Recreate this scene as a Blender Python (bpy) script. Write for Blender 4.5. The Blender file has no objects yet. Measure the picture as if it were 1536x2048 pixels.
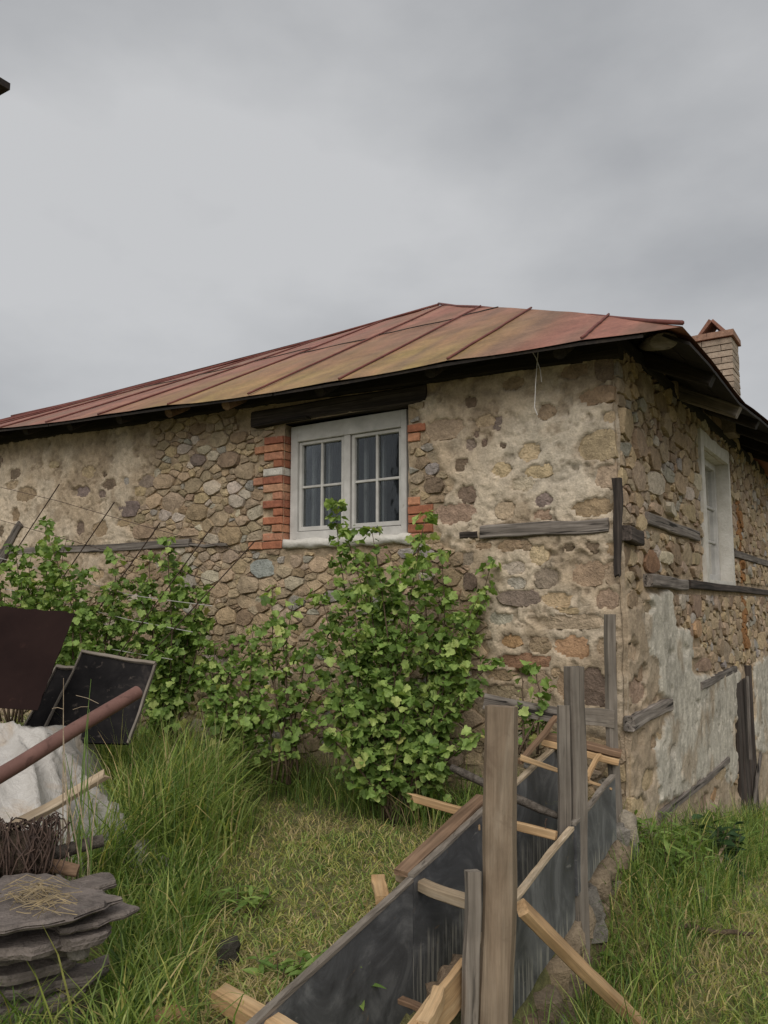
import bpy, math, random
import numpy as np
from mathutils import Vector, Matrix, Euler, Quaternion
from mathutils import noise as mnoise

random.seed(11)
rng = np.random.default_rng(11)
SC = bpy.context.scene
COL = SC.collection

# ------------------------------------------------------------------ camera, sky, sun, exposure
F, CX, CY, EYE = 1540.0, 768.0, 1024.0, 1.65
PIT = math.atan(176 / 1540.0)
cam = bpy.data.cameras.new('camera')
cam_o = bpy.data.objects.new('camera', cam)
COL.objects.link(cam_o)
cam.sensor_fit = 'VERTICAL'
cam.sensor_height = 36.0
cam.lens = 36.0 * F / 2048.0
cam.clip_start = 0.05
cam.clip_end = 2000
cam_o.location = (0, 0, EYE)
cam_o.rotation_euler = (math.pi / 2 + PIT, 0, 0)
SC.camera = cam_o

SUN_EL, SUN_AZ = math.radians(41), math.radians(186)   # azimuth clockwise from +Y: behind the camera
world = bpy.data.worlds.new('World')
SC.world = world
world.use_nodes = True
wn, wl = world.node_tree.nodes, world.node_tree.links
wn.clear()
sky = wn.new('ShaderNodeTexSky')
sky.sky_type = 'NISHITA'
sky.sun_disc = False
sky.sun_elevation = SUN_EL
sky.sun_rotation = SUN_AZ
geo = wn.new('ShaderNodeTexCoord')
mp = wn.new('ShaderNodeMapping')
mp.inputs['Scale'].default_value = (1.0, 1.0, 1.9)
mp.inputs['Location'].default_value = (8.68, 6.7, -3.79)
wl.new(geo.outputs['Generated'], mp.inputs['Vector'])
n1 = wn.new('ShaderNodeTexNoise')
n1.inputs['Scale'].default_value = 1.2
n1.inputs['Detail'].default_value = 7
n1.inputs['Roughness'].default_value = 0.5
n1.inputs['Distortion'].default_value = 0.0
wl.new(mp.outputs[0], n1.inputs['Vector'])
rp = wn.new('ShaderNodeValToRGB')
rp.color_ramp.elements[0].position = 0.39
rp.color_ramp.elements[0].color = (0.212, 0.218, 0.228, 1)
rp.color_ramp.elements[1].position = 0.61
rp.color_ramp.elements[1].color = (0.356, 0.359, 0.365, 1)
wl.new(n1.outputs['Fac'], rp.inputs[0])
sc10 = wn.new('ShaderNodeVectorMath')
sc10.operation = 'SCALE'
sc10.inputs['Scale'].default_value = 10.0
wl.new(rp.outputs[0], sc10.inputs[0])
mx = wn.new('ShaderNodeMix')
mx.data_type = 'RGBA'
mx.clamp_result = False
mx.inputs['Factor'].default_value = 0.97
wl.new(sky.outputs[0], mx.inputs['A'])
wl.new(sc10.outputs[0], mx.inputs['B'])
bg = wn.new('ShaderNodeBackground')
bg.inputs['Strength'].default_value = 0.1
wl.new(mx.outputs['Result'], bg.inputs['Color'])
wo = wn.new('ShaderNodeOutputWorld')
wl.new(bg.outputs[0], wo.inputs['Surface'])

sun = bpy.data.lights.new('sun', 'SUN')
sun.energy = 1.5
sun.angle = math.radians(50)
sun.color = (1.0, 0.96, 0.90)
sun_o = bpy.data.objects.new('sun', sun)
COL.objects.link(sun_o)
sd = Vector((math.sin(SUN_AZ) * math.cos(SUN_EL), math.cos(SUN_AZ) * math.cos(SUN_EL), math.sin(SUN_EL)))
sun_o.rotation_euler = sd.to_track_quat('Z', 'Y').to_euler()
sun_o.location = (0, 0, 30)

vs = SC.view_settings
vs.view_transform = 'Standard'
vs.look = 'None'
vs.gamma = 1
vs.use_curve_mapping = False
vs.exposure = 0.68
SC.cycles.use_denoising = True

# ------------------------------------------------------------------ survey helpers
V = lambda *a: np.array(a, float)


def ray(px, py):
    dx, dy = (px - CX) / F, (CY - py) / F
    return V(dx, math.cos(PIT) - dy * math.sin(PIT), math.sin(PIT) + dy * math.cos(PIT))


def atY(px, py, Y):
    r = ray(px, py)
    p = r * (Y / r[1])
    p[2] += EYE
    return p


def atZ(px, py, z):
    r = ray(px, py)
    p = r * ((z - EYE) / r[2])
    p[2] += EYE
    return p


def project(P):
    P = np.asarray(P, float)
    x, y, z = P[..., 0], P[..., 1], P[..., 2] - EYE
    d = y * math.cos(PIT) + z * math.sin(PIT)
    v = -y * math.sin(PIT) + z * math.cos(PIT)
    return CX + F * x / d, CY - F * v / d


L = V(-0.832, 0.5548, 0)
L /= np.linalg.norm(L)
R = V(-L[1] * -1, 0, 0)
R = V(L[1], -L[0], 0)
C = atY(1245, 1200, 5.6)
C[2] = 0
UP = V(0, 0, 1)


def onplane(px, py, o, n):
    r = ray(px, py)
    e = V(0, 0, EYE)
    return e + r * (np.dot(o - e, n) / np.dot(r, n))


def fuz(px, py, h=0.0):           # photograph -> (u, z) on the front wall
    p = onplane(px, py, C - R * h, R)
    return float(np.dot(p - C, L)), float(p[2])


def ruz(px, py, h=0.0):           # photograph -> (u, z) on the right wall
    p = onplane(px, py, C - L * h, L)
    return float(np.dot(p - C, R)), float(p[2])


def FW(u, z, h=0.0):
    return C + L * u - R * h + UP * z


def RW(u, z, h=0.0):
    return C + R * u - L * h + UP * z


def RF(u, r, z):                  # house plan: u along front wall, r into the house
    return C + L * u + R * r + UP * z


A0 = V(-0.43, 3.0, 0)


def FP(t, s, z):                  # formwork frame: t along, s to the right
    return A0 + R * t - L * s + UP * z


def ts_of(x, y):
    dx, dy = x - A0[0], y - A0[1]
    return dx * R[0] + dy * R[1], -(dx * L[0] + dy * L[1])


# ------------------------------------------------------------------ numpy noise
_perm = np.random.default_rng(5).random((256, 256))


def vnoise(x, y, seed=0):
    x = np.asarray(x, float) + seed * 17.3
    y = np.asarray(y, float) + seed * 9.7
    xi, yi = np.floor(x).astype(int), np.floor(y).astype(int)
    fx, fy = x - xi, y - yi
    fx, fy = fx * fx * (3 - 2 * fx), fy * fy * (3 - 2 * fy)
    g = lambda i, j: _perm[i % 256, j % 256]
    return (g(xi, yi) * (1 - fx) + g(xi + 1, yi) * fx) * (1 - fy) + (g(xi, yi + 1) * (1 - fx) + g(xi + 1, yi + 1) * fx) * fy


def fbm(x, y, sc=1.0, octv=4, seed=0, rough=0.5):
    t, a, s = 0, 1.0, 0
    for o in range(octv):
        t = t + a * vnoise(np.asarray(x) * sc * 2 ** o, np.asarray(y) * sc * 2 ** o, seed + o * 3)
        s += a
        a *= rough
    return t / s * 2 - 1


def sstep(a, b, x):
    t = np.clip((x - a) / (b - a), 0, 1)
    return t * t * (3 - 2 * t)


def inpoly(px, py, poly):
    px, py = np.asarray(px, float), np.asarray(py, float)
    c = np.zeros(px.shape, bool)
    n = len(poly)
    for i in range(n):
        x0, y0 = poly[i]
        x1, y1 = poly[(i + 1) % n]
        if y0 == y1:
            continue
        k = ((y0 > py) != (y1 > py)) & (px < (x1 - x0) * (py - y0) / (y1 - y0) + x0)
        c ^= k
    return c


# ------------------------------------------------------------------ terrain height
def ground_z(x, y):
    x, y = np.asarray(x, float), np.asarray(y, float)
    t, s = ts_of(x, y)
    dx, dy = x - C[0], y - C[1]
    u = dx * R[0] + dy * R[1]
    sr = -(dx * L[0] + dy * L[1])
    left = 0.02 + 0.05 * fbm(x, y, 0.9, 3, 2) + 0.10 * np.exp(-((s + 0.05) / 0.45) ** 2) * sstep(-0.6, 1.2, t) * (1 - sstep(2.4, 3.4, t))
    left = left - 0.10 * sstep(3.0, 1.5, y)
    drop = 0.47 * np.maximum(sstep(0.0, 0.9, sr), sstep(0.62, 1.2, -u))
    right = -0.06 - 0.2 * np.clip(u, 0, 8) - drop - 0.06 * np.clip(sr - 0.9, 0, 6) + 0.05 * fbm(x, y, 0.8, 3, 8)
    trench = -0.27 + 0.12 * np.clip(t - 1.2, 0, 1.8) + 0 * x
    k = sstep(0.40, 0.46, s)
    k0 = sstep(-0.07, -0.02, s) * (1 - sstep(3.0, 3.15, t))
    z = left * (1 - k0) + trench * k0
    z = np.where(s > 0.2, trench * (1 - k) + right * k, z)
    z = np.where((t > 3.1) & (u > 0.0) & (sr > -0.3), np.where(sr > -0.02, right, z), z)
    return z


# ------------------------------------------------------------------ materials
def nt_new(name):
    m = bpy.data.materials.new(name)
    m.use_nodes = True
    nt = m.node_tree
    b = nt.nodes['Principled BSDF']
    return m, nt, b


class N:
    def __init__(s, nt):
        s.nt = nt

    def add(s, t, **kw):
        n = s.nt.nodes.new(t)
        for k, v in kw.items():
            setattr(n, k, v)
        return n

    def link(s, a, b):
        s.nt.links.new(a, b)

    def noise(s, vec, scale, detail=5, rough=0.55, dist=0.0):
        n = s.add('ShaderNodeTexNoise')
        n.inputs['Scale'].default_value = scale
        n.inputs['Detail'].default_value = detail
        n.inputs['Roughness'].default_value = rough
        n.inputs['Distortion'].default_value = dist
        if vec is not None:
            s.link(vec, n.inputs['Vector'])
        return n.outputs['Fac']

    def ramp(s, fac, stops):
        n = s.add('ShaderNodeValToRGB')
        e = n.color_ramp.elements
        while len(e) < len(stops):
            e.new(0.5)
        for i, (p, c) in enumerate(stops):
            e[i].position = p
            e[i].color = (*c, 1) if len(c) == 3 else c
        s.link(fac, n.inputs[0])
        return n.outputs[0]

    def mix(s, fac, a, b, blend='MIX'):
        n = s.add('ShaderNodeMix', data_type='RGBA', blend_type=blend)
        for sock, v in ((n.inputs['Factor'], fac), (n.inputs['A'], a), (n.inputs['B'], b)):
            if isinstance(v, (int, float)):
                sock.default_value = v
            elif isinstance(v, tuple):
                sock.default_value = (*v, 1) if len(v) == 3 else v
            else:
                s.link(v, sock)
        return n.outputs['Result']

    def mapping(s, vec, scale):
        n = s.add('ShaderNodeMapping')
        n.inputs['Scale'].default_value = scale
        s.link(vec, n.inputs['Vector'])
        return n.outputs[0]

    def objvec(s):
        tc = s.add('ShaderNodeTexCoord')
        oi = s.add('ShaderNodeObjectInfo')
        m = s.add('ShaderNodeVectorMath', operation='SCALE')
        m.inputs[0].default_value = (37.1, 19.7, 53.3)
        s.link(oi.outputs['Random'], m.inputs['Scale'])
        a = s.add('ShaderNodeVectorMath', operation='ADD')
        s.link(tc.outputs['Object'], a.inputs[0])
        s.link(m.outputs[0], a.inputs[1])
        return a.outputs[0], oi.outputs['Random']

    def pos(s):
        return s.add('ShaderNodeNewGeometry').outputs['Position']

    def attr(s, name='tint'):
        n = s.add('ShaderNodeAttribute')
        n.attribute_name = name
        return n.outputs['Color']

    def bump(s, h, strength, dist, bsdf):
        n = s.add('ShaderNodeBump')
        n.inputs['Strength'].default_value = strength
        n.inputs['Distance'].default_value = dist
        s.link(h, n.inputs['Height'])
        s.link(n.outputs[0], bsdf.inputs['Normal'])


def gray(v):
    return (v, v, v)


def mat_tinted(name, rough=0.9, scales=(14, 60), contrast=(0.6, 1.35), bump=(0.6, 0.012), spots=None):
    m, nt, b = nt_new(name)
    n = N(nt)
    p = n.pos()
    f1 = n.noise(p, scales[0], 6, 0.6, 0.4)
    f2 = n.noise(p, scales[1], 4, 0.65)
    c = n.mix(1.0, n.attr(), n.ramp(f1, [(0.28, gray(contrast[0])), (0.72, gray(contrast[1]))]), 'MULTIPLY')
    c = n.mix(1.0, c, n.ramp(f2, [(0.3, gray(0.8)), (0.7, gray(1.16))]), 'MULTIPLY')
    if spots:
        f3 = n.noise(p, spots[0], 3, 0.5)
        c = n.mix(n.ramp(f3, [(spots[1], gray(0)), (spots[1] + 0.09, gray(spots[3]))]), c, spots[2])
    n.link(c, b.inputs['Base Color'])
    b.inputs['Roughness'].default_value = rough
    b.inputs['Specular IOR Level'].default_value = 0.25
    hh = n.add('ShaderNodeMath', operation='ADD')
    n.link(f1, hh.inputs[0])
    f2s = n.add('ShaderNodeMath', operation='MULTIPLY')
    n.link(f2, f2s.inputs[0])
    f2s.inputs[1].default_value = 0.5
    n.link(f2s.outputs[0], hh.inputs[1])
    n.bump(hh.outputs[0], bump[0], bump[1], b)
    return m


def mat_wood(name, c0, c1, c2, rough=0.8, grain=(1.4, 16, 16), fine=(3, 90, 90), bump=0.5, spot=None, vary=0.25, crack=0.0, fmix=0.7):
    m, nt, b = nt_new(name)
    n = N(nt)
    v, rnd = n.objvec()
    f1 = n.noise(n.mapping(v, grain), 1.0, 6, 0.6, 1.2)
    f2 = n.noise(n.mapping(v, fine), 1.0, 3, 0.6)
    c = n.ramp(f1, [(0.25, c0), (0.5, c1), (0.75, c2)])
    c = n.mix(fmix, c, n.ramp(f2, [(0.3, gray(0.55)), (0.65, gray(1.2))]), 'MULTIPLY')
    f3 = n.noise(v, 3.5, 4, 0.6)
    c = n.mix(0.8, c, n.ramp(f3, [(0.3, gray(0.7)), (0.7, gray(1.2))]), 'MULTIPLY')
    if spot:
        c = n.mix(n.ramp(n.noise(v, spot[0], 5, 0.65, 0.8), [(spot[1], gray(0)), (spot[1] + 0.12, gray(spot[3]))]), c, spot[2])
    if crack:
        fc = n.noise(n.mapping(v, (1.6, 42, 42)), 1.0, 3, 0.55, 0.6)
        c = n.mix(n.ramp(fc, [(0.36, gray(crack)), (0.43, gray(0))]), c, (0.012, 0.010, 0.008))
    c = n.mix(1.0, c, n.ramp(rnd, [(0, gray(1 - vary)), (1, gray(1 + vary))]), 'MULTIPLY')
    n.link(c, b.inputs['Base Color'])
    b.inputs['Roughness'].default_value = rough
    b.inputs['Specular IOR Level'].default_value = 0.3
    n.bump(f2, bump, 0.004, b)
    return m


def mat_plain(name, c0, c1, rough=0.7, scale=8, bump=0.2, bdist=0.004, metallic=0.0, spots=None, det=6, spec=0.3):
    m, nt, b = nt_new(name)
    n = N(nt)
    v, rnd = n.objvec()
    f = n.noise(v, scale, det, 0.6, 0.3)
    c = n.ramp(f, [(0.3, c0), (0.7, c1)])
    if spots:
        for sp in spots:
            c = n.mix(n.ramp(n.noise(v, sp[0], 5, 0.65, 0.6), [(sp[1], gray(0)), (sp[1] + 0.1, gray(sp[3]))]), c, sp[2])
    n.link(c, b.inputs['Base Color'])
    b.inputs['Roughness'].default_value = rough
    b.inputs['Metallic'].default_value = metallic
    b.inputs['Specular IOR Level'].default_value = spec
    n.bump(n.noise(v, scale * 5, 4, 0.6), bump, bdist, b)
    return m


def mat_leaf(name, stops, use_attr=False, trans=0.33):
    m, nt, b = nt_new(name)
    n = N(nt)
    if use_attr:
        c = n.attr()
    else:
        _, rnd = n.objvec()
        c = n.ramp(rnd, stops)
    f = n.noise(n.pos(), 30, 2)
    c = n.mix(1.0, c, n.ramp(f, [(0.3, gray(0.8)), (0.7, gray(1.2))]), 'MULTIPLY')
    n.link(c, b.inputs['Base Color'])
    b.inputs['Roughness'].default_value = 0.55
    b.inputs['Specular IOR Level'].default_value = 0.3
    t = n.add('ShaderNodeBsdfTranslucent')
    n.link(n.mix(1.0, c, (1.2, 1.35, 0.6), 'MULTIPLY'), t.inputs['Color'])
    ms = n.add('ShaderNodeMixShader')
    ms.inputs[0].default_value = trans
    n.link(b.outputs[0], ms.inputs[1])
    n.link(t.outputs[0], ms.inputs[2])
    out = nt.nodes['Material Output']
    n.link(ms.outputs[0], out.inputs['Surface'])
    return m


M = {}
M['stone'] = mat_tinted('stone', 0.92, (14, 60), (0.68, 1.3), (1.0, 0.026), spots=(38, 0.66, (0.10, 0.085, 0.065), 0.6))
M['mortar'] = mat_tinted('mortar', 0.95, (12, 52), (0.76, 1.2), (0.8, 0.02), spots=(26, 0.68, (0.12, 0.095, 0.07), 0.55))
M['brick'] = mat_tinted('brick', 0.9, (16, 70), (0.65, 1.25), (0.6, 0.008), spots=(18, 0.66, (0.38, 0.29, 0.22), 0.6))
M['slate'] = mat_tinted('slate', 0.85, (9, 60), (0.55, 1.4), (1.0, 0.02), spots=(20, 0.62, (0.21, 0.19, 0.165), 0.6))
M['roof'] = mat_tinted('painted_sheet_metal', 0.62, (3.5, 32), (0.68, 1.2), (0.15, 0.01), spots=(9, 0.63, (0.15, 0.10, 0.06), 0.5))
M['seam'] = mat_plain('red_seam', (0.12, 0.042, 0.036), (0.20, 0.07, 0.055), 0.6, 9)
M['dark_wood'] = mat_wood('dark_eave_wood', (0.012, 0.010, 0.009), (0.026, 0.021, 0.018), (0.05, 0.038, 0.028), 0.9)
M['timber'] = mat_wood('weathered_timber', (0.07, 0.058, 0.05), (0.17, 0.145, 0.125), (0.31, 0.275, 0.245), 0.9, (1.0, 22, 22), (2, 70, 70), 1.0, crack=0.95)
M['timber_dark'] = mat_wood('old_dark_timber', (0.018, 0.014, 0.012), (0.06, 0.047, 0.04), (0.13, 0.105, 0.09), 0.9, (1.0, 22, 22), (2, 70, 70), 1.0, crack=0.7)
M['post'] = mat_wood('brown_post_wood', (0.165, 0.118, 0.078), (0.225, 0.168, 0.116), (0.30, 0.24, 0.175), 0.75, (1.8, 11, 11), (3.5, 110, 110), 0.5, (4.5, 0.58, (0.13, 0.09, 0.06), 0.75), 0.05, fmix=0.4)
M['grey_wood'] = mat_wood('grey_board_wood', (0.12, 0.10, 0.08), (0.2, 0.17, 0.14), (0.29, 0.255, 0.215), 0.85, (1, 12, 12), (2, 60, 60), 0.5, (4, 0.60, (0.10, 0.078, 0.06), 0.7), 0.14, crack=0.5, fmix=0.5)
M['fresh_wood'] = mat_wood('fresh_pine_wood', (0.36, 0.21, 0.10), (0.50, 0.325, 0.17), (0.58, 0.42, 0.25), 0.7, (1, 12, 12), (2, 60, 60), 0.35, (6, 0.66, (0.26, 0.16, 0.09), 0.7), 0.14)
M['pale_wood'] = mat_wood('pale_dry_wood', (0.28, 0.20, 0.125), (0.42, 0.325, 0.22), (0.52, 0.43, 0.32), 0.8, (1, 12, 12), (2, 60, 60), 0.4, (6, 0.64, (0.2, 0.15, 0.1), 0.7), 0.12)
M['brown_wood'] = mat_wood('brown_board_wood', (0.12, 0.07, 0.04), (0.21, 0.13, 0.08), (0.30, 0.20, 0.13), 0.8, (1, 12, 12), (2, 60, 60), 0.4)
M['bark'] = mat_plain('bark', (0.045, 0.035, 0.028), (0.17, 0.145, 0.12), 0.95, 30, 1.0, 0.01)
M['stem'] = mat_plain('stem_bark', (0.06, 0.038, 0.025), (0.14, 0.10, 0.065), 0.9, 40)
M['white_paint'] = mat_plain('flaking_white_paint', (0.40, 0.385, 0.36), (0.56, 0.54, 0.51), 0.75, 7, 0.4, 0.003, spots=[(24, 0.66, (0.27, 0.22, 0.17), 0.7), (5, 0.62, (0.44, 0.41, 0.36), 0.5)])
M['white_plaster'] = mat_plain('white_plaster', (0.48, 0.45, 0.395), (0.64, 0.61, 0.56), 0.92, 7, 0.7, 0.01, spots=[(11, 0.64, (0.40, 0.33, 0.25), 0.6)])
M['film'] = None
M['wire'] = mat_plain('rusty_wire', (0.035, 0.024, 0.02), (0.10, 0.062, 0.045), 0.8, 30)
M['wire_pale'] = mat_plain('galvanised_wire', (0.30, 0.28, 0.25), (0.5, 0.48, 0.44), 0.6, 30)
M['pipe'] = mat_plain('rusted_pipe', (0.125, 0.062, 0.05), (0.20, 0.105, 0.085), 0.65, 6, 0.3, 0.003, spots=[(14, 0.58, (0.085, 0.042, 0.033), 0.8), (40, 0.62, (0.24, 0.14, 0.11), 0.6)])
M['rust'] = mat_plain('dark_rusted_sheet', (0.015, 0.0085, 0.008), (0.024, 0.0135, 0.012), 0.95, 3, 0.3, 0.003, spec=0.08, spots=[(22, 0.66, (0.075, 0.036, 0.026), 0.6), (4, 0.60, (0.045, 0.024, 0.02), 0.7)])


def mat_tarp():
    m, nt, b = nt_new('dirty_plastic_sheet')
    n = N(nt)
    v, rnd = n.objvec()
    c = n.ramp(n.noise(v, 2.6, 6, 0.6, 0.8), [(0.3, (0.29, 0.265, 0.235)), (0.7, (0.47, 0.445, 0.415))])
    c = n.mix(n.ramp(n.noise(v, 2.4, 5, 0.65, 1.2), [(0.54, gray(0)), (0.66, gray(0.65))]), c, (0.36, 0.27, 0.185))
    c = n.mix(n.ramp(n.noise(v, 7, 6, 0.7, 1.0), [(0.60, gray(0)), (0.70, gray(0.6))]), c, (0.21, 0.17, 0.135))
    n.link(c, b.inputs['Base Color'])
    b.inputs['Roughness'].default_value = 0.42
    w1 = n.noise(v, 4.5, 3, 0.5, 2.6)
    w2 = n.noise(v, 11, 3, 0.55, 2.2)
    ab = []
    for w in (w1, w2):
        q = n.add('ShaderNodeMath', operation='SUBTRACT')
        n.link(w, q.inputs[0])
        q.inputs[1].default_value = 0.5
        r = n.add('ShaderNodeMath', operation='ABSOLUTE')
        n.link(q.outputs[0], r.inputs[0])
        ab.append(r.outputs[0])
    sm = n.add('ShaderNodeMath', operation='MULTIPLY_ADD')
    n.link(ab[1], sm.inputs[0])
    sm.inputs[1].default_value = 0.5
    n.link(ab[0], sm.inputs[2])
    n.bump(sm.outputs[0], 0.28, 0.08, b)
    return m


M['tarp'] = mat_tarp()
M['terracotta'] = mat_plain('terracotta', (0.24, 0.125, 0.07), (0.36, 0.20, 0.12), 0.85, 8, 0.4)
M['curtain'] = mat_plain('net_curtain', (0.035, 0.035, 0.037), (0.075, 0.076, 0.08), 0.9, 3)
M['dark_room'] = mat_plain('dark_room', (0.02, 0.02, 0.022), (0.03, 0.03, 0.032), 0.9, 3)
M['soil'] = mat_plain('soil', (0.05, 0.037, 0.025), (0.10, 0.075, 0.05), 0.95, 14, 0.8, 0.02)
M['leaf'] = mat_leaf('currant_leaf', [(0, (0.09, 0.145, 0.032)), (0.35, (0.185, 0.29, 0.07)), (0.75, (0.31, 0.43, 0.12)), (0.93, (0.45, 0.53, 0.18)), (1, (0.46, 0.42, 0.15))])
M['leaf_attr'] = mat_leaf('currant_foliage', None, True)
M['grass'] = mat_leaf('grass_blade', None, True, 0.42)
M['burdock'] = mat_leaf('burdock_leaf', [(0, (0.022, 0.05, 0.02)), (1, (0.05, 0.10, 0.035))])
M['weed'] = mat_leaf('weed_leaf', [(0, (0.12, 0.20, 0.045)), (1, (0.25, 0.34, 0.09))])


def mat_film():
    m, nt, b = nt_new('black_film_faced_plywood')
    n = N(nt)
    v, rnd = n.objvec()
    f = n.noise(v, 2.6, 8, 0.7, 1.2)
    c = n.ramp(f, [(0.30, (0.03, 0.03, 0.032)), (0.5, (0.085, 0.086, 0.09)), (0.68, (0.19, 0.19, 0.19))])
    # thin vertical drips of cement laitance below a ragged line, scuffs and splashes above it
    tc = n.add('ShaderNodeTexCoord').outputs['Object']
    sx = n.add('ShaderNodeSeparateXYZ')
    n.link(tc, sx.inputs[0])
    s = n.noise(n.mapping(v, (46, 46, 1.1)), 1.0, 4, 0.75)
    wob = n.noise(n.mapping(v, (4, 4, 1)), 1.0, 5, 0.7)
    ln = n.add('ShaderNodeMath', operation='MULTIPLY_ADD')
    n.link(wob, ln.inputs[0])
    ln.inputs[1].default_value = 0.45
    n.link(sx.outputs['Z'], ln.inputs[2])
    low = n.ramp(ln.outputs[0], [(0.10, gray(1)), (0.17, gray(0))])
    k = n.mix(1.0, n.ramp(s, [(0.50, gray(0)), (0.60, gray(1))]), low, 'MULTIPLY')
    c = n.mix(k, c, (0.30, 0.285, 0.25))
    sc = n.noise(n.mapping(v, (6, 6, 11)), 1.0, 7, 0.78, 1.5)
    c = n.mix(n.ramp(sc, [(0.62, gray(0)), (0.70, gray(0.75))]), c, (0.27, 0.265, 0.255))
    sd_ = n.noise(n.mapping(v, (3, 3, 5)), 1.0, 6, 0.75, 2.0)
    c = n.mix(n.ramp(sd_, [(0.64, gray(0)), (0.68, gray(0.8))]), c, (0.17, 0.12, 0.08))
    n.link(c, b.inputs['Base Color'])
    b.inputs['Roughness'].default_value = 0.55
    n.bump(sc, 0.25, 0.003, b)
    return m


M['film'] = mat_film()
M['black_board'] = mat_plain('mouldy_black_board', (0.008, 0.0075, 0.008), (0.022, 0.02, 0.02), 0.95, 5, 0.4, spec=0.06, spots=[(16, 0.60, (0.085, 0.07, 0.06), 0.7), (5, 0.62, (0.05, 0.042, 0.038), 0.8)])


def mat_glass():
    m, nt, b = nt_new('window_glass')
    n = N(nt)
    tr = n.add('ShaderNodeBsdfTransparent')
    tr.inputs[0].default_value = (0.82, 0.85, 0.86, 1)
    gl = n.add('ShaderNodeBsdfGlossy')
    gl.inputs['Roughness'].default_value = 0.06
    fr = n.add('ShaderNodeFresnel')
    fr.inputs['IOR'].default_value = 1.5
    bmp = n.add('ShaderNodeBump')
    bmp.inputs['Strength'].default_value = 0.12
    bmp.inputs['Distance'].default_value = 0.02
    n.link(n.noise(n.pos(), 5, 2), bmp.inputs['Height'])
    n.link(bmp.outputs[0], gl.inputs['Normal'])
    ms = n.add('ShaderNodeMixShader')
    n.link(fr.outputs[0], ms.inputs[0])
    n.link(tr.outputs[0], ms.inputs[1])
    n.link(gl.outputs[0], ms.inputs[2])
    n.link(ms.outputs[0], nt.nodes['Material Output'].inputs['Surface'])
    return m


M['glass'] = mat_glass()


def mat_ground():
    m, nt, b = nt_new('meadow_soil')
    n = N(nt)
    p = n.pos()
    f1 = n.noise(p, 1.6, 6, 0.6)
    f2 = n.noise(p, 22, 5, 0.7)
    c = n.ramp(f1, [(0.35, (0.10, 0.105, 0.035)), (0.5, (0.17, 0.16, 0.06)), (0.68, (0.21, 0.165, 0.085))])
    c = n.mix(1.0, c, n.ramp(f2, [(0.3, gray(0.5)), (0.7, gray(1.4))]), 'MULTIPLY')
    n.link(c, b.inputs['Base Color'])
    b.inputs['Roughness'].default_value = 0.95
    n.bump(f2, 1.0, 0.04, b)
    return m


M['ground'] = mat_ground()

# ------------------------------------------------------------------ object helpers
WLOC = {}


def tag(o, label=None, cat=None, group=None, kind=None):
    if label:
        o['label'] = label
    if cat:
        o['category'] = cat
    if group:
        o['group'] = group
    if kind:
        o['kind'] = kind
    return o


def thing(name, loc, label, cat, group=None):
    o = bpy.data.objects.new(name, None)
    o.empty_display_size = 0.2
    COL.objects.link(o)
    o.location = loc
    WLOC[o.name] = V(*loc)
    return tag(o, label, cat, group)


def link_obj(name, me, parent=None, loc=(0, 0, 0), rot=None):
    o = bpy.data.objects.new(name, me)
    COL.objects.link(o)
    loc = V(*loc)
    if parent is not None:
        o.parent = parent
        o.location = loc - WLOC[parent.name]
    else:
        o.location = loc
    WLOC[o.name] = loc
    if rot is not None:
        o.rotation_euler = rot
    return o


def set_tint(me, cols):
    a = me.color_attributes.new('tint', 'FLOAT_COLOR', 'POINT')
    c = np.ones((len(me.vertices), 4), np.float32)
    cols = np.asarray(cols, np.float32)
    c[:, :3] = cols if cols.ndim == 2 else cols[None, :]
    a.data.foreach_set('color', c.ravel())


def mk_mesh(name, verts, faces, mat, smooth=False, tint=None, sharp=None):
    me = bpy.data.meshes.new(name)
    me.from_pydata([tuple(v) for v in verts], [], [tuple(f) for f in faces])
    if mat is not None:
        me.materials.append(mat)
    if smooth:
        me.polygons.foreach_set('use_smooth', [True] * len(me.polygons))
        if sharp:
            me.set_sharp_from_angle(angle=math.radians(sharp))
    if tint is not None:
        set_tint(me, tint)
    me.update()
    return me


def fast_mesh(name, verts, faces, mat, tint=None, smooth=False):
    verts = np.asarray(verts, np.float32)
    faces = np.asarray(faces, np.int32)
    k = faces.shape[1]
    me = bpy.data.meshes.new(name)
    me.vertices.add(len(verts))
    me.vertices.foreach_set('co', verts.ravel())
    me.loops.add(faces.size)
    me.loops.foreach_set('vertex_index', faces.ravel())
    me.polygons.add(len(faces))
    me.polygons.foreach_set('loop_start', np.arange(0, faces.size, k, dtype=np.int32))
    me.polygons.foreach_set('use_smooth', np.full(len(faces), smooth))
    me.update(calc_edges=True)
    me.materials.append(mat)
    if tint is not None:
        set_tint(me, tint)
    return me


def wobj(name, verts, faces, mat, parent=None, origin=None, **kw):
    verts = np.asarray(verts, float)
    if origin is None:
        origin = verts.mean(0)
    origin = V(*origin)
    me = mk_mesh(name, verts - origin, faces, mat, **kw)
    return link_obj(name, me, parent, origin)


class MB:
    """collects shapes (world coordinates) into one mesh"""

    def __init__(s):
        s.v, s.f, s.c = [], [], []
        s.n = 0

    def add(s, verts, faces, col=None):
        verts = np.asarray(verts, float)
        s.v.append(verts)
        s.f += [tuple(i + s.n for i in f) for f in faces]
        s.c.append(np.tile(np.asarray(col if col is not None else (1, 1, 1), float), (len(verts), 1)))
        s.n += len(verts)
        return s

    def build(s, name, mat, parent=None, origin=None, tint=False, **kw):
        v = np.concatenate(s.v)
        return wobj(name, v, s.f, mat, parent, origin, tint=np.concatenate(s.c) if tint else None, **kw)


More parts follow.
